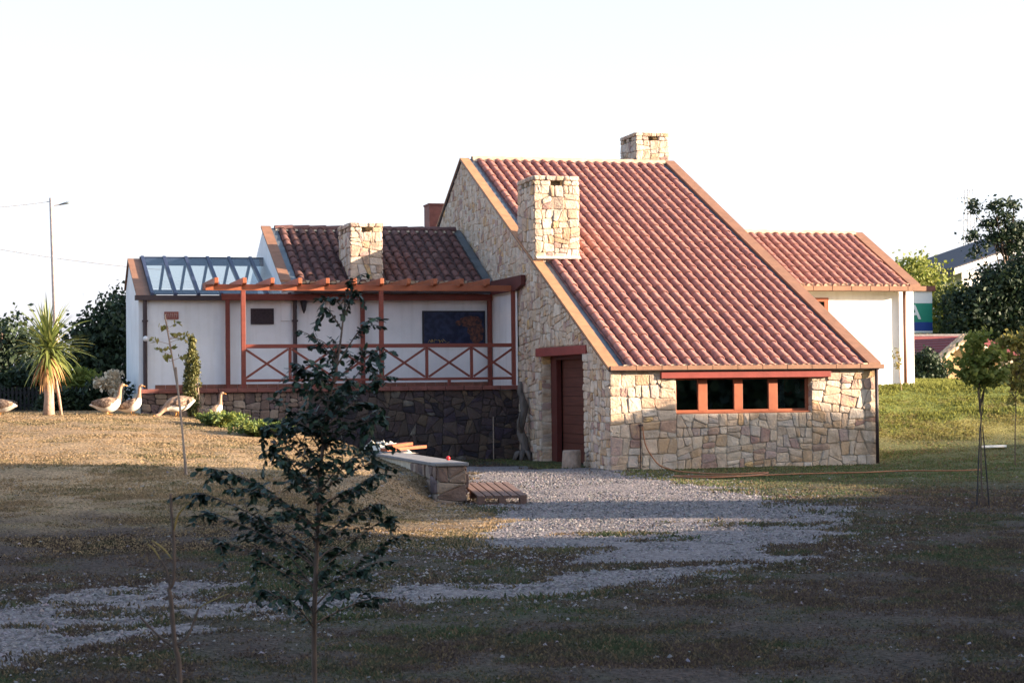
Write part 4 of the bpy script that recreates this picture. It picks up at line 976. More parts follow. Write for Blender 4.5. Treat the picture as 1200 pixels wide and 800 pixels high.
# junipers
def juniper(px, py, v, w_, h_, seed, label):
    b = at(px, py, v=v); z = terrz(b.x, v); t = empty('spreading_juniper', (b.x, v, z), label, 'juniper', 'low junipers at the edge of the lawn'); R = random.Random(seed); cl = []
    for k in range(34):
        a = R.uniform(0, 6.28); L_ = w_*R.uniform(.3, 1); 
        for q in range(7):
            s_ = q/6; cl.append((b.x+math.cos(a)*L_*s_, v+math.sin(a)*L_*s_*1.2, z+.03+h_*(.3+R.random()*.4)*s_**.6+h_*.3*s_*(R.random())))
    V, F = leaves(cl, (.045, .05, .03), 7000, .030, seed, 2.4, up_=.6); fastmesh('foliage', V, F, M['leaf_jun'], t)
    tk = MB()
    for k in range(7): a = k*.9; tk.tube([(b.x, v, z-.02), (b.x+math.cos(a)*w_*.5, v+math.sin(a)*w_*.5, z+h_*.4)], [.015, .006], 5)
    tk.build('stems', M['bark'], t)
juniper(262, 497, 1.6, .52, .22, 41, 'low yellow green juniper nearest the geese')
juniper(306, 519, -.6, .55, .24, 42, 'low juniper spreading at the lawn edge behind the leafy foreground sapling')
# staked sapling on the lawn
sb = at(217, 549, v=-7.6); sz = terrz(sb.x, -7.6); sp3 = empty('staked_sapling', (sb.x, -7.6, sz), 'thin leaning sapling with few golden leaves and a stake on the lawn', 'sapling')
tt = at(193, 368, v=-7.6)
MB().tube(smoothp([(sb.x, -7.6, sz-.03), (sb.x-.05, -7.6, sz+.8), (tt.x+.09, -7.6, tt.z-.55), (tt.x, -7.6, tt.z)], 4), [.014]*9+[.009, .007, .005, .004][:4] if False else .011, 6).build('stem', M['barkpale'], sp3, smooth=True)
stp = at(206, 430, v=-7.62)
MB().tube([(sb.x+.02, -7.62, sz-.03), (stp.x, -7.62, stp.z)], .013, 6).build('stake', M['stump'], sp3)
cl = [tuple(at(x, y, v=-7.6+dv)) for x, y, dv in ((190, 383, 0), (205, 392, .05), (212, 396, 0), (186, 410, -.05), (197, 418, 0), (214, 418, .05), (202, 408, 0), (217, 392, 0), (180, 398, 0), (208, 378, 0))]
V, F = leaves(cl, (.035, .03, .015), 75, .05, 43, 1.6, up_=0); fastmesh('foliage', V, F, M['leaf_gold'], sp3)
tk = MB()
for q in cl: s_ = Vector((tt.x+.06, -7.6, q[2]-.06)); tk.tube([s_, q], [.004, .002], 4)
tk.build('twigs', M['barkpale'], sp3)

# right background
b = P_(1068, 400, 42); tree('light_tree', 'tall pale yellow green tree beyond the right wing', 'tree', (b.x, 42, 1.5), [(0, 0, 3.9, 1.1, 1.2, 1.3), (.4, 0, 4.6, 1.0, 1, .9), (.9, 0, 3.0, .9, 1.2, 1.2), (-.8, 0, 3.8, .8, 1, 1.1), (1.4, 0, 1.9, .8, 1.1, 1.1), (.6, 0, 1.2, 1.2, 1.1, .9)], M['leaf_yel'], 11000, .12, 51, .2, clr=.3)
b = P_(1118, 400, 40); tree('bushy_tree', 'olive green tree between the pale tree and the dark trees', 'tree', (b.x, 40, 1.5), [(0, 0, 3.2, .6, .8, .9), (.3, 0, 2.0, .8, .9, 1.0), (-.3, 0, 1.2, .7, .9, .8)], M['leaf_mid'], 6000, .12, 52, .15, clr=.25)
b = P_(1170, 410, 33); tree('dark_tree', 'large dark tree mass in front of the far house at the right edge', 'tree', (b.x, 33, 1.5), [(-.9, 0, 1.6, 1.1, 1.2, 1.3), (.3, 0, 2.4, 1.3, 1.3, 1.3), (1.6, 0, 3.1, 1.3, 1.3, 1.6), (-1.5, 0, 2.2, .6, .8, .7), (1.2, 0, 1.3, 1.5, 1.3, 1.1), (-.3, 0, 1.0, 1.6, 1.1, .8), (2.6, 0, 2.3, 1.4, 1.3, 1.8), (-.9, 0, 3.0, .9, 1, .7), (.2, 0, 3.5, .9, 1, .6), (.9, 0, 4.0, .9, 1, .7), (1.9, 0, 4.4, 1, 1, .8), (-.3, 0, 3.9, .5, .7, .4)], M['leaf_dark'], 42000, .11, 53, .2, clr=.28)
def PB(x, y, r, v=36): q = P_(x, y, v); return (q.x-bb.x, 0, q.z-1.5, r, r, r*.55)
bb = P_(1172, 410, 36); tree('airy_oak', 'tall loose branched tree with gaps of sky at the right edge', 'tree', (bb.x, 36, 1.5), [PB(1142, 243, .32), PB(1165, 244, .4), PB(1178, 255, .4), PB(1190, 270, .5), PB(1160, 262, .35), PB(1140, 275, .32), PB(1172, 278, .5), PB(1145, 292, .3), PB(1186, 290, .5), PB(1188, 240, .25), PB(1205, 280, .6), PB(1215, 262, .5)], M['leaf_dark'], 4200, .095, 54, .12, clr=.16, limbs=26, per=90, shell=1)
b = P_(1088, 445, 17); tree('dark_shrub', 'dark shrub just right of the white right wing', 'shrub', (b.x, 17, 1.45), [(0, 0, .4, .38, .4, .42), (.25, 0, .35, .3, .4, .35), (-.1, 0, .75, .25, .3, .25)], M['leaf_dark'], 5000, .06, 55, .04, clr=.08)
b = P_(1140, 436, 14.5)
# far house at right edge
q0, q1 = P_(1113, 314, 50), P_(1230, 274, 50)
fh = empty('distant_house', (q1.x, 52, 1.5), 'white house with shallow dark roof behind the dark trees at right', 'house')
MB().box(q0.x+1.2, q1.x+9, 51, 58, 1.5, q0.z-.1).build('wall', M['white'], fh)
rf = MB(); rf.prism([(q0.x, 49.6, q0.z), (q1.x+3, 49.6, q1.z+1.0), (q1.x+3, 49.6, q1.z+.55), (q0.x, 49.6, q0.z-.38)], (0, 9, 0)); rf.build('roof', mat('dark_roof', (.05, .045, .055), .7), fh)
rf2 = MB(); rf2.prism([(q0.x+.02, 49.56, q0.z-.05), (q1.x, 49.56, q1.z-.1), (q1.x, 49.56, q1.z-.35), (q0.x+.02, 49.56, q0.z-.34)], (0, .03, 0)); rf2.build('fascia', M['whitep'], fh)
# billboard building
BV = 34
q0, q1 = P_(1060, 341, BV), P_(1093, 390, BV)
bd = empty('advertising_hoarding', (q0.x, BV, 1.5), 'green and blue hoarding with white letter beyond the right wing', 'billboard')
x0, x1 = q0.x-1.5, q1.x; zt, zb = q0.z, q1.z; hh = zt-zb
zA = zt-hh*.29; zB = zt-hh*.74; zC = zt-hh*.95
MB().box(x0, x1, BV, BV+.5, zA, zt).build('white_panel', M['whitep'], bd); MB().box(x0, x1, BV, BV+.5, zB, zA).build('green_panel', mat('green_panel', (.02, .25, .17), .5, bump=0, namt=.05), bd)
MB().box(x0, x1, BV, BV+.5, zC, zB).build('blue_panel', mat('blue_panel', (.02, .06, .28), .5, bump=0, namt=.05), bd); MB().box(x0, x1, BV+.001, BV+.5, zb, zC).build('white_panel', M['whitep'], bd)
MB().box(x0-.1, x1+.1, BV-.1, BV+.6, zt, zt+.2).build('top_board', M['cap'], bd)
for x in (x0+.2, x1-.3): MB().box(x, x+.14, BV+.2, BV+.3, 1.4, zb).build('post', M['dark'], bd)
cu_ = bpy.data.curves.new('letter', 'FONT'); cu_.body = 'A'; cu_.size = (zA-zB)*1.05; cu_.extrude = .01; cu_.offset = .015
lo = bpy.data.objects.new('letter', cu_); lq = P_(1064.5, 373.5, BV)
dg = bpy.context.evaluated_depsgraph_get(); COL.objects.link(lo); bpy.context.view_layer.update()
me = bpy.data.meshes.new_from_object(lo.evaluated_get(bpy.context.evaluated_depsgraph_get())); bpy.data.objects.remove(lo)
lo = bpy.data.objects.new('letter', me); COL.objects.link(lo); lo.parent = bd; me.materials.clear(); me.materials.append(M['whitep'])
lo.rotation_euler = (math.radians(90), 0, 0); lo.location = (lq.x-bd.location.x, -.015, lq.z-1.5)
# red roof shed and tiled hut
q0, q1 = P_(1062, 394, 30), P_(1150, 394, 30); ql = P_(1100, 416, 27.5)
rs = empty('low_red_shed', (q0.x, 30, 1.4), 'low shed with dark red corrugated roof below the hoarding', 'shed')
mb = MB(); ncr = 60
V = []
for i in range(ncr+1):
    t = i/ncr; x = q0.x+(q1.x-q0.x)*t; c = .03*math.cos(i*math.pi)
    V += [(x, 30, q0.z+c), (x, 27.3, ql.z-.05+c)]
V2 = []
rows = 7
for j in range(rows):
    t0, t1 = j/rows, (j+1)/rows
    y0, y1 = 27.3+(2.7)*t0, 27.3+2.7*t1; z0, z1 = ql.z-.05+(q0.z-ql.z+.05)*t0, ql.z-.05+(q0.z-ql.z+.05)*t1
    mb.prism([(q0.x, y0, z0+.05), (q0.x, y1+.03, z1+.02), (q0.x, y1+.03, z1-.04), (q0.x, y0, z0-.02)], (q1.x-q0.x, 0, 0))
mb.build('roof', mat('dark_red_shed_roof', (.20, .04, .04), .7, nscale=6, namt=.2), rs); MB().box(q0.x+.1, q1.x-.1, 27.5, 30, 1.3, ql.z-.08).build('wall', M['mortar'], rs)
MB().box(q0.x, q1.x, 29.95, 30.1, q0.z-.03, q0.z+.08).build('ridge', M['conc'], rs)
ap, el, er = P_(1136, 394, 22), P_(1101, 424, 22), P_(1176, 426, 22)
ht = empty('tiled_hut', (ap.x, 22.5, 1.4), 'small stone hut with steep clay tile verges behind the staked young tree', 'hut')
MB().prism([(el.x+.12, 22.3, 1.2), (er.x-.12, 22.3, 1.2), (er.x-.12, 22.3, er.z), (ap.x, 22.3, ap.z-.1), (el.x+.12, 22.3, el.z)], (0, 3, 0)).build('wall', mat('ochre_wall', (.45, .3, .15), .9, nscale=8, namt=.3), ht)
hr = MB()
for A_, B_ in ((Vector((el.x, 22.0, el.z)), Vector((ap.x, 22.0, ap.z))), (Vector((er.x, 22.0, er.z)), Vector((ap.x, 22.0, ap.z)))):
    for j in range(3):
        for k in range(6):
            a = A_.lerp(B_, k/6); b2 = A_.lerp(B_, (k+1)/6+.02); hr.tube([a+Vector((0, j*.22, 0)), b2+Vector((0, j*.22, .03))], [.085, .075], 8)
hr.build('verge_tiles', M['ridge'], ht)
hs2 = MB(); K_ = 9
for A_, B_ in ((Vector((el.x, 22.0, el.z)), Vector((ap.x, 22.0, ap.z))), (Vector((er.x, 22.0, er.z)), Vector((ap.x, 22.0, ap.z)))):
    for k in range(K_):
        a = A_.lerp(B_, k/K_); b2 = A_.lerp(B_, (k+1)/K_+.02); hs2.prism([a+Vector((0, .62, .01)), b2+Vector((0, .62, -.03)), b2+Vector((0, .62, -.07)), a+Vector((0, .62, -.05))], (0, 5.4, 0))
hs2.build('roof', mat('dark_red_roof', (.20, .04, .04), .7, nscale=6, namt=.2), ht)
# pylon
py = empty('lattice_pylon', (0, 0, 0), 'faint lattice power pylon on the skyline at right', 'pylon'); pv = 230; pc = P_(1137, 330, pv); ptop = P_(1137, 222, pv); py.location = (pc.x, pv, 0); WL[py] = Vector(py.location)
lt = MB(); zs = np.linspace(2, ptop.z, 15)
hw = lambda z: 1.3-(z-2)/(ptop.z-2)*.85
for sx in (-1, 1):
    for sy in (-1, 1): lt.bar((pc.x+sx*hw(2), pv+sy*hw(2), 2), (pc.x+sx*hw(ptop.z), pv+sy*hw(ptop.z), ptop.z), .09, .09)
for i in range(14):
    for sx in (-1, 1):
        for sy in (-1, 1): lt.bar((pc.x+sx*hw(zs[i]), pv+sy*hw(zs[i]), zs[i]), (pc.x-sx*hw(zs[i+1]), pv+sy*hw(zs[i+1]), zs[i+1]), .05, .05)
lt.build('mast', mat('galvanised_steel', (.45, .45, .48), .5, bump=0), py)
for yy in (232, 258, 284):
    z = P_(1137, yy, pv).z; MB().bar((pc.x-1.9, pv, z-.1), (pc.x+2.3, pv, z+.3), .25, .12).build('cross_arm', bpy.data.materials['galvanised_steel'], py)
# young trees on the right
def young(pxb, v, z, crown, n, lm, seed, label, fork=False, top=None, size=.06):
    b = at(pxb, 500, v=v); t = empty('young_tree', (b.x, v, z), label, 'young tree', 'young trees on the right lawn')
    B = []
    for x, y, r in crown: q = at(x, y, v=v); B.append((q.x, v, q.z, r, r, r*.9))
    cl = clumps(B, 60, seed, 1.0); V, F = leaves(cl, (.06, .06, .05), n, size, seed+1); fastmesh('crown', V, F, lm, t)
    tk = MB(); R = random.Random(seed); tp_ = at(top[0], top[1], v=v)
    tk.tube(smoothp([(b.x, v, z-.05), (b.x+R.gauss(0, .01), v, z+.5), (b.x+.5*(tp_.x-b.x)+.01, v, (z+tp_.z)/2), tuple(tp_)], 3), list(np.linspace(.014, .005, 10)), 6)
    for k in range(14):
        q = Vector(cl[R.randrange(len(cl))]); s_ = Vector((b.x, v, z)).lerp(tp_, R.uniform(.45, .8)); tk.tube([s_, q], [.007, .003], 4)
    tk.build('trunk', M['bark'], t, smooth=True)
    return t, b
b1 = at(1152, 592, z=.0)
t1, bb1 = young(1150, b1.y, terrz(b1.x, b1.y), [(1138, 405, .11), (1150, 395, .11), (1145, 425, .16), (1162, 420, .15), (1135, 440, .13), (1155, 445, .16), (1170, 440, .12), (1125, 425, .08)], 1900, M['leaf_yel'], 61, 'bushy topped young tree tied between two thin stakes on the right', top=(1146, 400), size=.045)  # leaf colour lightened to stand in for sun on this shaded crown
ms_ = MB()
for px_, pe in ((1143, 1147), (1158, 1150)):
    g_ = at(px_, 592, v=b1.y); e_ = at(pe, 500, v=b1.y); ms_.tube([(g_.x, b1.y-.03, terrz(g_.x, b1.y)-.05), (g_.x+(e_.x-g_.x)*.6, b1.y-.03, e_.z*.6), (e_.x, b1.y-.03, e_.z)], [.011, .009, .007], 5)
ms_.build('stakes', M['dark'], t1)
b2 = at(1190, 528, z=.3)
young(1189, b2.y, terrz(b2.x, b2.y), [(1180, 395, .2), (1195, 400, .22), (1185, 425, .25), (1200, 440, .28), (1172, 440, .18), (1188, 455, .22), (1170, 410, .15), (1210, 420, .25), (1205, 390, .2)], 1700, M['leaf_gold'], 62, 'young tree with golden brown leaves at the right edge of the bank', top=(1190, 395), size=.06)
bw = at(1052, 448, v=7.4); 
tw3 = empty('tiny_sapling', (bw.x, 7.2, terrz(bw.x, 7.2)), 'tiny pale sapling against the white right wing', 'sapling')
cl = [tuple(at(x, y, v=7.2)) for x, y in ((1051, 412), (1048, 418), (1054, 420), (1050, 426), (1053, 430))]
V, F = leaves(cl, (.03, .03, .04), 90, .04, 64); fastmesh('foliage', V, F, M['leaf_gold'], tw3)
MB().tube([(bw.x, 7.2, terrz(bw.x, 7.2)-.03), tuple(at(1051, 410, v=7.2))], .008, 5).build('stem', M['barkpale'], tw3)

# lamp post and wires
lpz = 1.1; a, b_ = at(69, 470, v=30), at(60, 232, v=30)
lp = empty('street_lamp', (a.x, 30, lpz), 'pale concrete lamp post with a small arm, far left behind the palm', 'street lamp')
MB().tube([(a.x, 30, lpz-.2), (b_.x, 30, b_.z)], [.11, .065], 8).build('post', mat('pale_concrete_post', (.5, .42, .38), .9), lp, smooth=True)
h0, h1 = at(62, 241, v=30), at(82, 238, v=30)
MB().tube([(h0.x, 30, h0.z), (h0.x+.25, 30, h0.z+.03), (h1.x-.2, 30, h1.z-.03)], .02, 6).build('arm', M['conc'], lp)
hd = MB(); hd.tube([(h1.x-.34, 30, h1.z-.06), (h1.x-.1, 30, h1.z), (h1.x, 30, h1.z+.02)], [.03, .07, .04], 8, flat=.6); hd.build('lamp_head', M['lead'], lp, smooth=True)
def wire(A, B, sag, name, label):
    A, B = Vector(A), Vector(B); pts = [A.lerp(B, i/16)-Vector((0, 0, sag*4*(i/16)*(1-i/16))) for i in range(17)]
    o = MB().tube(pts, .012, 4).build(name, mat('wire_grey', (.3, .3, .32), .6, bump=0) if 'wire_grey' not in bpy.data.materials else bpy.data.materials['wire_grey']); tag(o, label, 'cable')
wire(at(60, 236, v=30), at(-60, 246, v=30), .05, 'overhead_cable', 'thin cable running left from the top of the lamp post')
wire(at(-60, 281, v=38), at(190, 316, v=38), .12, 'overhead_cable', 'thin cable dipping behind the glazed roof at left')

# ------------------------------------------------------------------ geese
gb = mat('goose_feathers_brown', rough=.85, ramp=[(.35, (.07, .045, .035)), (.5, (.20, .13, .09)), (.65, (.36, .26, .19))], nscale=26, namt=.3, bump=.35, bscale=60)
gw = mat('goose_feathers_white', (.74, .68, .6), .8, nscale=10, namt=.12, bump=.1)
gn = mat('goose_neck', (.36, .23, .15), .8, nscale=16, namt=.3, bump=.1)
gbill = mat('orange_bill', (.7, .3, .07), .5, bump=0)
def goose(px, py, v, rz, pose, label, s=.74):
    b = at(px, py, v=v); z = terrz(b.x, v); t = empty('goose', (b.x, v, z), label, 'goose', 'grey and white geese on the lawn')
    if pose == 'up':
        sp = [(-.44, .36, .015, .01), (-.36, .37, .07, .035), (-.24, .37, .125, .10), (-.08, .36, .165, .155), (.08, .37, .165, .165), (.19, .42, .125, .13), (.26, .51, .075, .08), (.285, .62, .05, .052), (.30, .73, .043, .045), (.315, .81, .045, .05), (.35, .845, .05, .05), (.395, .84, .035, .035), (.42, .83, .018, .018)]
        bill = [(.40, .835, .028), (.44, .825, .022), (.485, .812, .008)]; eye = (.365, .86)
    elif pose == 'alert':
        sp = [(-.44, .25, .015, .01), (-.36, .28, .07, .035), (-.24, .31, .12, .10), (-.08, .34, .15, .15), (.06, .40, .15, .155), (.15, .48, .105, .11), (.19, .58, .065, .07), (.20, .68, .045, .047), (.205, .78, .04, .04), (.21, .86, .04, .045), (.24, .895, .045, .045), (.28, .893, .035, .035), (.31, .885, .018, .018)]
        bill = [(.29, .885, .025), (.33, .875, .02), (.37, .865, .008)]; eye = (.25, .905)
    else:
        sp = [(-.44, .50, .015, .01), (-.36, .48, .08, .05), (-.24, .44, .14, .125), (-.08, .40, .17, .165), (.08, .37, .165, .16), (.20, .33, .12, .12), (.29, .27, .07, .075), (.36, .20, .05, .05), (.42, .13, .043, .043), (.465, .08, .045, .045), (.50, .06, .045, .042), (.535, .05, .03, .03), (.55, .045, .018, .018)]
        bill = [(.54, .045, .024), (.58, .03, .02), (.62, .015, .008)]; eye = (.505, .085)
    sp = [(x, h-.13 if pose != 'graze' else max(.05, h-.12*(1-i_/12)), ry*(1.18 if i_ < 6 else 1), rh*(1.22 if i_ < 6 else 1)) for i_, (x, h, ry, rh) in enumerate(sp)]; dd = -.13 if pose != 'graze' else 0
    bill = [(x, h+dd, r_*.8) for x, h, r_ in bill]; eye = (eye[0], eye[1]+dd)
    n = 14; V = []; ca, sa = math.cos(rz), math.sin(rz)
    R3 = lambda x, y, zz_: (b.x+s*(x*ca-y*sa), v+s*(x*sa+y*ca), z+s*zz_)
    for i, (x, h, ry, rh) in enumerate(sp):
        x0, h0 = sp[max(0, i-1)][:2]; x1, h1 = sp[min(len(sp)-1, i+1)][:2]; L_ = math.hypot(x1-x0, h1-h0); dx, dh_ = (x1-x0)/L_, (h1-h0)/L_
        for k in range(n):
            a = 2*math.pi*k/n; o_ = math.sin(a)*rh; V.append(R3(x-dh_*o_, math.cos(a)*ry, h+dx*o_))
    F = [(i*n+k, i*n+(k+1) % n, (i+1)*n+(k+1) % n, (i+1)*n+k) for i in range(len(sp)-1) for k in range(n)]+[tuple(range(n-1, -1, -1)), tuple((len(sp)-1)*n+k for k in range(n))]
    mb = MB(); mb.add(V, F)
    for fi in range((len(sp)-1)*n):
        i, k = divmod(fi, n); topside = math.sin(2*math.pi*(k+.5)/n) > -.12
        mb.m[fi] = 2 if i >= 6 else (0 if (i > 4 or topside) and i > 1 else 1)
        if i in (4, 5) and math.sin(2*math.pi*(k+.5)/n) > .3: mb.m[fi] = 2
        if i in (4, 5) and not topside: mb.m[fi] = 1
    body = mb.build('body', [gb, gw, gn], t, smooth=True)
    sb_ = body.modifiers.new('sub', 'SUBSURF'); sb_.levels = sb_.render_levels = 1
    q = MB(); q.tube([R3(x, 0, h) for x, h, r in bill], [r*s for _, _, r in bill], 8, flat=.8); q.build('bill', gbill, t, smooth=True)
    for sy in (-1, 1):
        q = MB(); q.ball(R3(eye[0], sy*.037, eye[1]), .008*s, 5); q.build('eye', M['dark'], t)
        q = MB(); lx_ = .02; q.tube([R3(lx_, sy*.07, .16), R3(lx_-.02, sy*.075, .08), R3(lx_, sy*.075, .015)], [.028*s, .013*s, .011*s], 6)
        for da in (-.4, 0, .4): q.tube([R3(lx_, sy*.075, .015), R3(lx_+.10*math.cos(da), sy*.075+.10*math.sin(da), .006)], [.012*s, .006*s], 5)
        q.build('leg', gbill, t)
        # folded wing
        W_ = []; ws = [(-.36, .03), (-.22, .08), (-.05, .115), (.08, .09), (.15, .03)]
        hb = lambda x: np.interp(x, [c[0] for c in sp[:7]], [c[1] for c in sp[:7]]) if sp[0][0] < sp[6][0] else .4
        rb_ = lambda x: np.interp(x, [c[0] for c in sp[:7]], [c[2] for c in sp[:7]])
        for x, hw_ in ws:
            for a in (-1, -.4, .3, 1): W_.append(R3(x, sy*(rb_(x)*(.97-.22*max(0, a)**2)+.018), hb(x)+.05+a*hw_))
        q = MB(); q.add(W_, [(4*i+j, 4*i+j+1, 4*i+j+5, 4*i+j+4) for i in range(4) for j in range(3)])
        wo_ = q.build('wing', gb, t, smooth=True); so_ = wo_.modifiers.new('thick', 'SOLIDIFY'); so_.thickness = .012
    return t
goose(3, 478, 4.7, math.radians(150), 'up', 'goose cut by the left edge, left of the palm')
goose(126, 482, 4.4, math.radians(-12), 'up', 'largest goose with raised head beside the blossoming shrub', .80)
goose(155, 482, 4.5, math.radians(-28), 'alert', 'goose with stretched neck standing second from the white corner', .74)
goose(208, 483, 4.3, math.radians(196), 'graze', 'goose bending its head down behind the staked sapling', .84)
goose(250, 486, 4.0, math.radians(-20), 'alert', 'slender goose right of the columnar cypress', .70)

# ------------------------------------------------------------------ foreground saplings
def fp(x, y, D): return CAM+ray(x, y)*D
def foresap():
    D = 9.6; b = fp(369, 815, D); z = terrz(b.x, b.y)
    t = empty('leafy_sapling', (b.x, b.y, z), 'leafy dark green sapling in the shaded foreground with drooping leaves', 'sapling')
    spine = [(369, 815), (368, 740), (371, 650), (375, 560), (384, 480), (396, 420), (402, 375), (406, 340)]
    sp = [fp(x, y, D) for x, y in spine]; sp[0].z = min(sp[0].z, z-.03)
    tk = MB(); tk.tube(smoothp(sp, 4), list(np.linspace(.015, .003, 29)), 8)
    R = random.Random(12); LV = []; LF = []
    br = []   # start on spine (px), end (px), dD
    ends = [(238, 578, 0), (247, 600, .1), (256, 552, -.1), (276, 556, -.2), (262, 635, .1), (285, 600, .2), (300, 655, -.1), (310, 690, .2), (336, 700, -.2), (300, 575, -.3), (310, 620, .3),
            (440, 590, 0), (455, 605, .2), (432, 560, -.2), (446, 640, .1), (428, 665, -.2), (440, 700, .2), (405, 690, -.3), (350, 640, .3), (330, 600, -.3), (395, 640, .3), (350, 695, 0),
            (322, 520, .1), (312, 500, -.1), (340, 480, .2), (335, 540, -.2), (430, 520, .1), (426, 495, -.1), (440, 540, .2), (418, 470, .2), (445, 480, -.1), (355, 455, 0), (340, 500, .2), (410, 540, -.3), (345, 560, .3), (420, 570, .3),
            (375, 402, 0), (352, 432, .1), (430, 425, 0), (440, 445, -.1), (382, 360, .05), (428, 378, .05), (392, 348, 0), (418, 340, 0), (410, 328, 0), (436, 410, .1), (372, 440, -.15), (395, 460, .2), (408, 445, -.2)]
    spn = [(x, y) for x, y in spine]
    for ex, ey, dD in ends:
        sy = ey+R.uniform(15, 55)*(1 if abs(ex-380) > 35 else .5)+abs(ex-380)*.25; sy = min(sy, 735); sx = np.interp(-sy, [-y for _, y in spn], [x for x, _ in spn])
        A = fp(sx, sy, D); B = fp(ex, ey, D+dD); mid = A.lerp(B, .5)+Vector((0, 0, .04*(B-A).length)); B2 = B-Vector((0, 0, .03))
        path = smoothp([A, mid, B, B2], 5); tk.tube(path, list(np.linspace(.005, .0012, len(path))), 5)
        br.append(path); n_sub = 4 if (B-A).length > .18 else 2
        for q_ in range(n_sub):
            f_ = R.uniform(.3, .9)*(len(path)-1.01); p_ = path[int(f_)]; d_ = (path[int(f_)+1]-p_).normalized()
            e_ = p_+(d_*.7+rt*R.uniform(-.8, .8)+fw*R.uniform(-.6, .6)+Vector((0, 0, R.uniform(-.5, .35)))).normalized()*R.uniform(.08, .17)
            sub = smoothp([p_, p_.lerp(e_, .5)+Vector((0, 0, .012)), e_], 4); tk.tube(sub, list(np.linspace(.003, .001, len(sub))), 4); br.append(sub)
    for q_ in range(62):
        y_ = R.triangular(400, 700, 520); x_ = float(np.interp(-y_, [-y for _, y in spn], [x for x, _ in spn])); p_ = fp(x_, y_, D)
        wdt = np.interp(y_, [400, 520, 600, 700], [.13, .25, .30, .16])
        e_ = p_+rt*R.uniform(-1.15, .85)*wdt+fw*R.uniform(-.8, .8)*wdt+Vector((0, 0, R.uniform(-.02, .16)))
        sub = smoothp([p_, p_.lerp(e_, .5)+Vector((0, 0, .02)), e_], 5); tk.tube(sub, list(np.linspace(.0035, .001, len(sub))), 4); br.append(sub)
    for path in br:
        L_ = sum((path[i+1]-path[i]).length for i in range(len(path)-1)); m_ = max(10, int(L_/.0105))
        for k in range(m_):
            t_ = .12+.88*k/m_; f_ = t_*(len(path)-1.001); i = int(f_); p = path[i].lerp(path[i+1], f_-i); d = (path[i+1]-path[i]).normalized()
            side = 1 if k % 2 else -1; S = d.cross(Vector((R.gauss(0, .4), R.gauss(0, .4), 1))).normalized()*side
            ld = (S*.8+d*R.uniform(.2, .9)+Vector((R.gauss(0, .25), R.gauss(0, .25), -R.uniform(.1, .9)))).normalized(); ll = R.uniform(.028, .052)
            wv = ld.cross(Vector((R.gauss(0, .5), R.gauss(0, .5), 1))).normalized()*ll*.27; nrm = ld.cross(wv).normalized()*ll*.06
            b0 = len(LV); LV += [p, p+ld*ll*.35+wv, p+ld*ll*.75+wv*.75, p+ld*ll, p+ld*ll*.75-wv*.75, p+ld*ll*.35-wv, p+ld*ll*.5+nrm]
            LF += [(b0, b0+1, b0+6), (b0+1, b0+2, b0+6), (b0+2, b0+3, b0+6), (b0+3, b0+4, b0+6), (b0+4, b0+5, b0+6), (b0+5, b0, b0+6)]
    tk.build('trunk', M['bark'], t, smooth=True)
    fastmesh('foliage', np.array([tuple(v) for v in LV]), np.array(LF), M['leaf_blue'], t)
foresap()
def twig():
    D = 6.2; b = fp(212, 830, D); z = terrz(b.x, b.y)
    t = empty('bare_sapling', (b.x, b.y, z), 'bare thin brown sapling with a few yellow shoots, nearest the camera at left', 'sapling')
    P = lambda x, y: fp(x, y, D)
    st_ = [Vector((P(214, 830).x, P(214, 830).y, z-.03)), P(211, 800), P(205, 755), P(200, 700), (P(198, 690)), P(203, 680), P(204, 640), P(201, 600), P(200, 578)]
    tk = MB(); tk.tube(smoothp(st_, 4), list(np.linspace(.010, .004, 33)), 7)
    for a in ([(206, 756), (220, 745), (229, 722), (233, 712)], [(204, 758), (190, 748), (176, 735), (164, 722)], [(199, 688), (196, 670), (188, 655)]):
        tk.tube(smoothp([P(*q) for q in a], 3), .004, 5)
    tk.build('stem', M['bark'], t, smooth=True)
    sm_ = leafm('yellow_shoots', [(0, (.25, .18, .05)), (1, (.42, .30, .08))], .3)
    for a in ([(204, 622), (208, 605), (215, 595), (224, 587)], [(202, 655), (194, 645), (186, 638), (178, 633)], [(233, 712), (245, 705), (268, 695)], [(188, 655), (180, 643), (173, 637)]):
        pts = smoothp([P(*q) for q in a], 4); sh_ = MB(); sh_.tube(pts, [.004+.005*math.sin(math.pi*i/(len(pts)-1)) for i in range(len(pts))], 6, flat=.3); sh_.build('shoot', sm_, t)
twig()

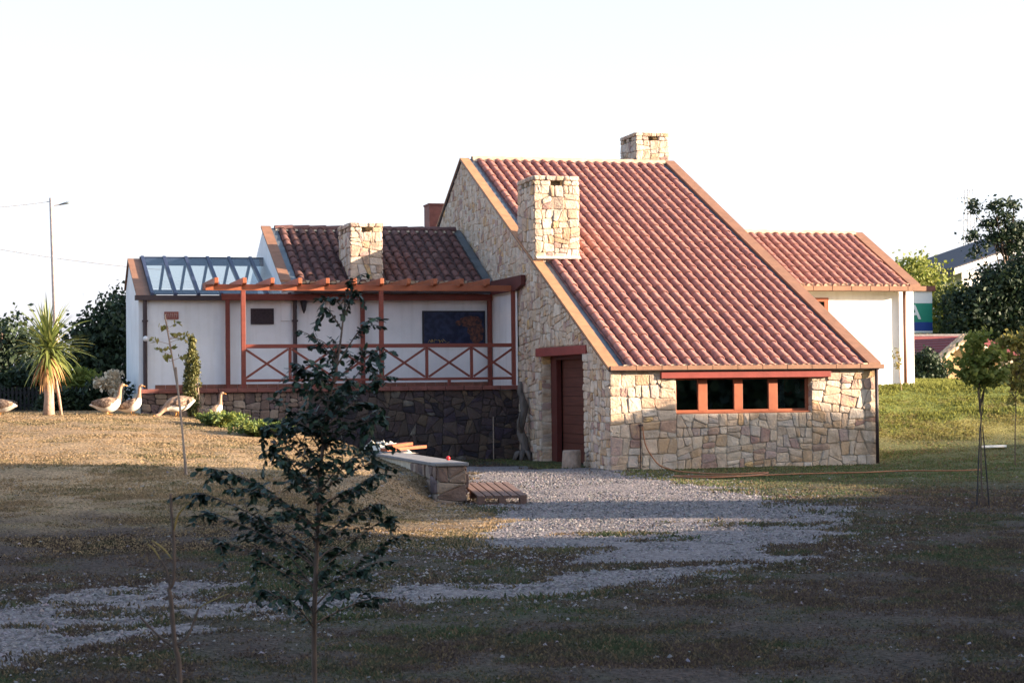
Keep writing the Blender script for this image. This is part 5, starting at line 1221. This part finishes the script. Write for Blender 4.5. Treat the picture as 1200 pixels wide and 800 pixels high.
# ------------------------------------------------------------------ trees beside the plot, out of the picture, that throw its shade
T = 28.0; dx, dy = math.sin(SB), -math.cos(SB); qx, qy = math.cos(SB), math.sin(SB)
prof = [(-60, 11), (-16, 12), (-12, 11.5), (-10.4, 11.5), (-9.6, 9.5), (-8.9, 5.4), (-8.2, 5.1), (-5.5, 5.0), (-3.7, 5.45), (-2.9, 5.95), (-.8, 6.15), (0, 6.85), (1, 6.5), (2, 5.9), (4.5, 4.5), (9, 4.7), (14, 4.6), (22, 4.0), (30, 3)]
SLITS = [((-15.0, 6.10), (-12.0, 5.78), .13)]
def shade_tree():
    R = np.random.default_rng(5); n = 110000
    q = R.uniform(-34, 24, n); hmax = np.interp(q, [a for a, _ in prof], [b for _, b in prof]); h = R.random(n)**.8*hmax
    h = hmax*(1-R.random(n)**1.15)
    t = T+R.normal(0, .5, n)
    # h measured on the plane t=T: keep the silhouette for leaves in front of or behind it
    h = h+(t-T)*math.tan(SE)
    for (qa, ha), (qb, hb), th in SLITS:
        hc_ = np.interp(q, [qa, qb], [ha, hb]); k = (q > qa) & (q < qb) & (np.abs(h-(t-T)*math.tan(SE)-hc_) < th+.36); h = np.where(k, -1, h)
    P = np.stack([dx*t+qx*q, dy*t+qy*q, h], 1); keep = h > 0; P = P[keep]; n = len(P)
    edge = np.minimum(1, np.abs(np.interp(q[keep], [a for a, _ in prof], [b for _, b in prof])-h[keep])/1.2)
    a = R.normal(0, 1, (n, 3)); a /= np.linalg.norm(a, axis=1)[:, None]; b = np.cross(a, R.normal(0, 1, (n, 3))); b /= np.linalg.norm(b, axis=1)[:, None]
    s = (.06+.24*edge)[:, None]
    V = np.concatenate([P-a*s, P+b*s*.7, P+a*s, P-b*s*.7], 0); i = np.arange(n)
    fo = fastmesh('unseen_tree_belt', V, np.stack([i, i+n, i+2*n, i+3*n], 1), M['leaf_dark'])
    tag(fo, 'dense unseen belt of dark trees beyond the right side of the plot', 'trees', kind='stuff')
shade_tree()

def unseen_back_trees():  # added to cut the ambient sky light on ground and walls
    """a second belt of trees standing unseen behind the camera"""
    R = np.random.default_rng(9); n = 26000
    u = R.uniform(-46, 16, n); h = (8.5+1.6*np.sin(u*.9)+1.1*np.sin(u*2.3+1))*R.random(n)**.8; v = -43+R.normal(0, .7, n)
    P = np.stack([u, v, h], 1); a = R.normal(0, 1, (n, 3)); a /= np.linalg.norm(a, axis=1)[:, None]; b = np.cross(a, R.normal(0, 1, (n, 3))); b /= np.linalg.norm(b, axis=1)[:, None]
    V = np.concatenate([P-a*.26, P+b*.19, P+a*.26, P-b*.19], 0); i = np.arange(n)
    o = fastmesh('unseen_tree_belt', V, np.stack([i, i+n, i+2*n, i+3*n], 1), M['leaf_dark']); tag(o, 'unseen dark trees added behind the viewer to cut the sky light', 'trees', kind='stuff')
unseen_back_trees()
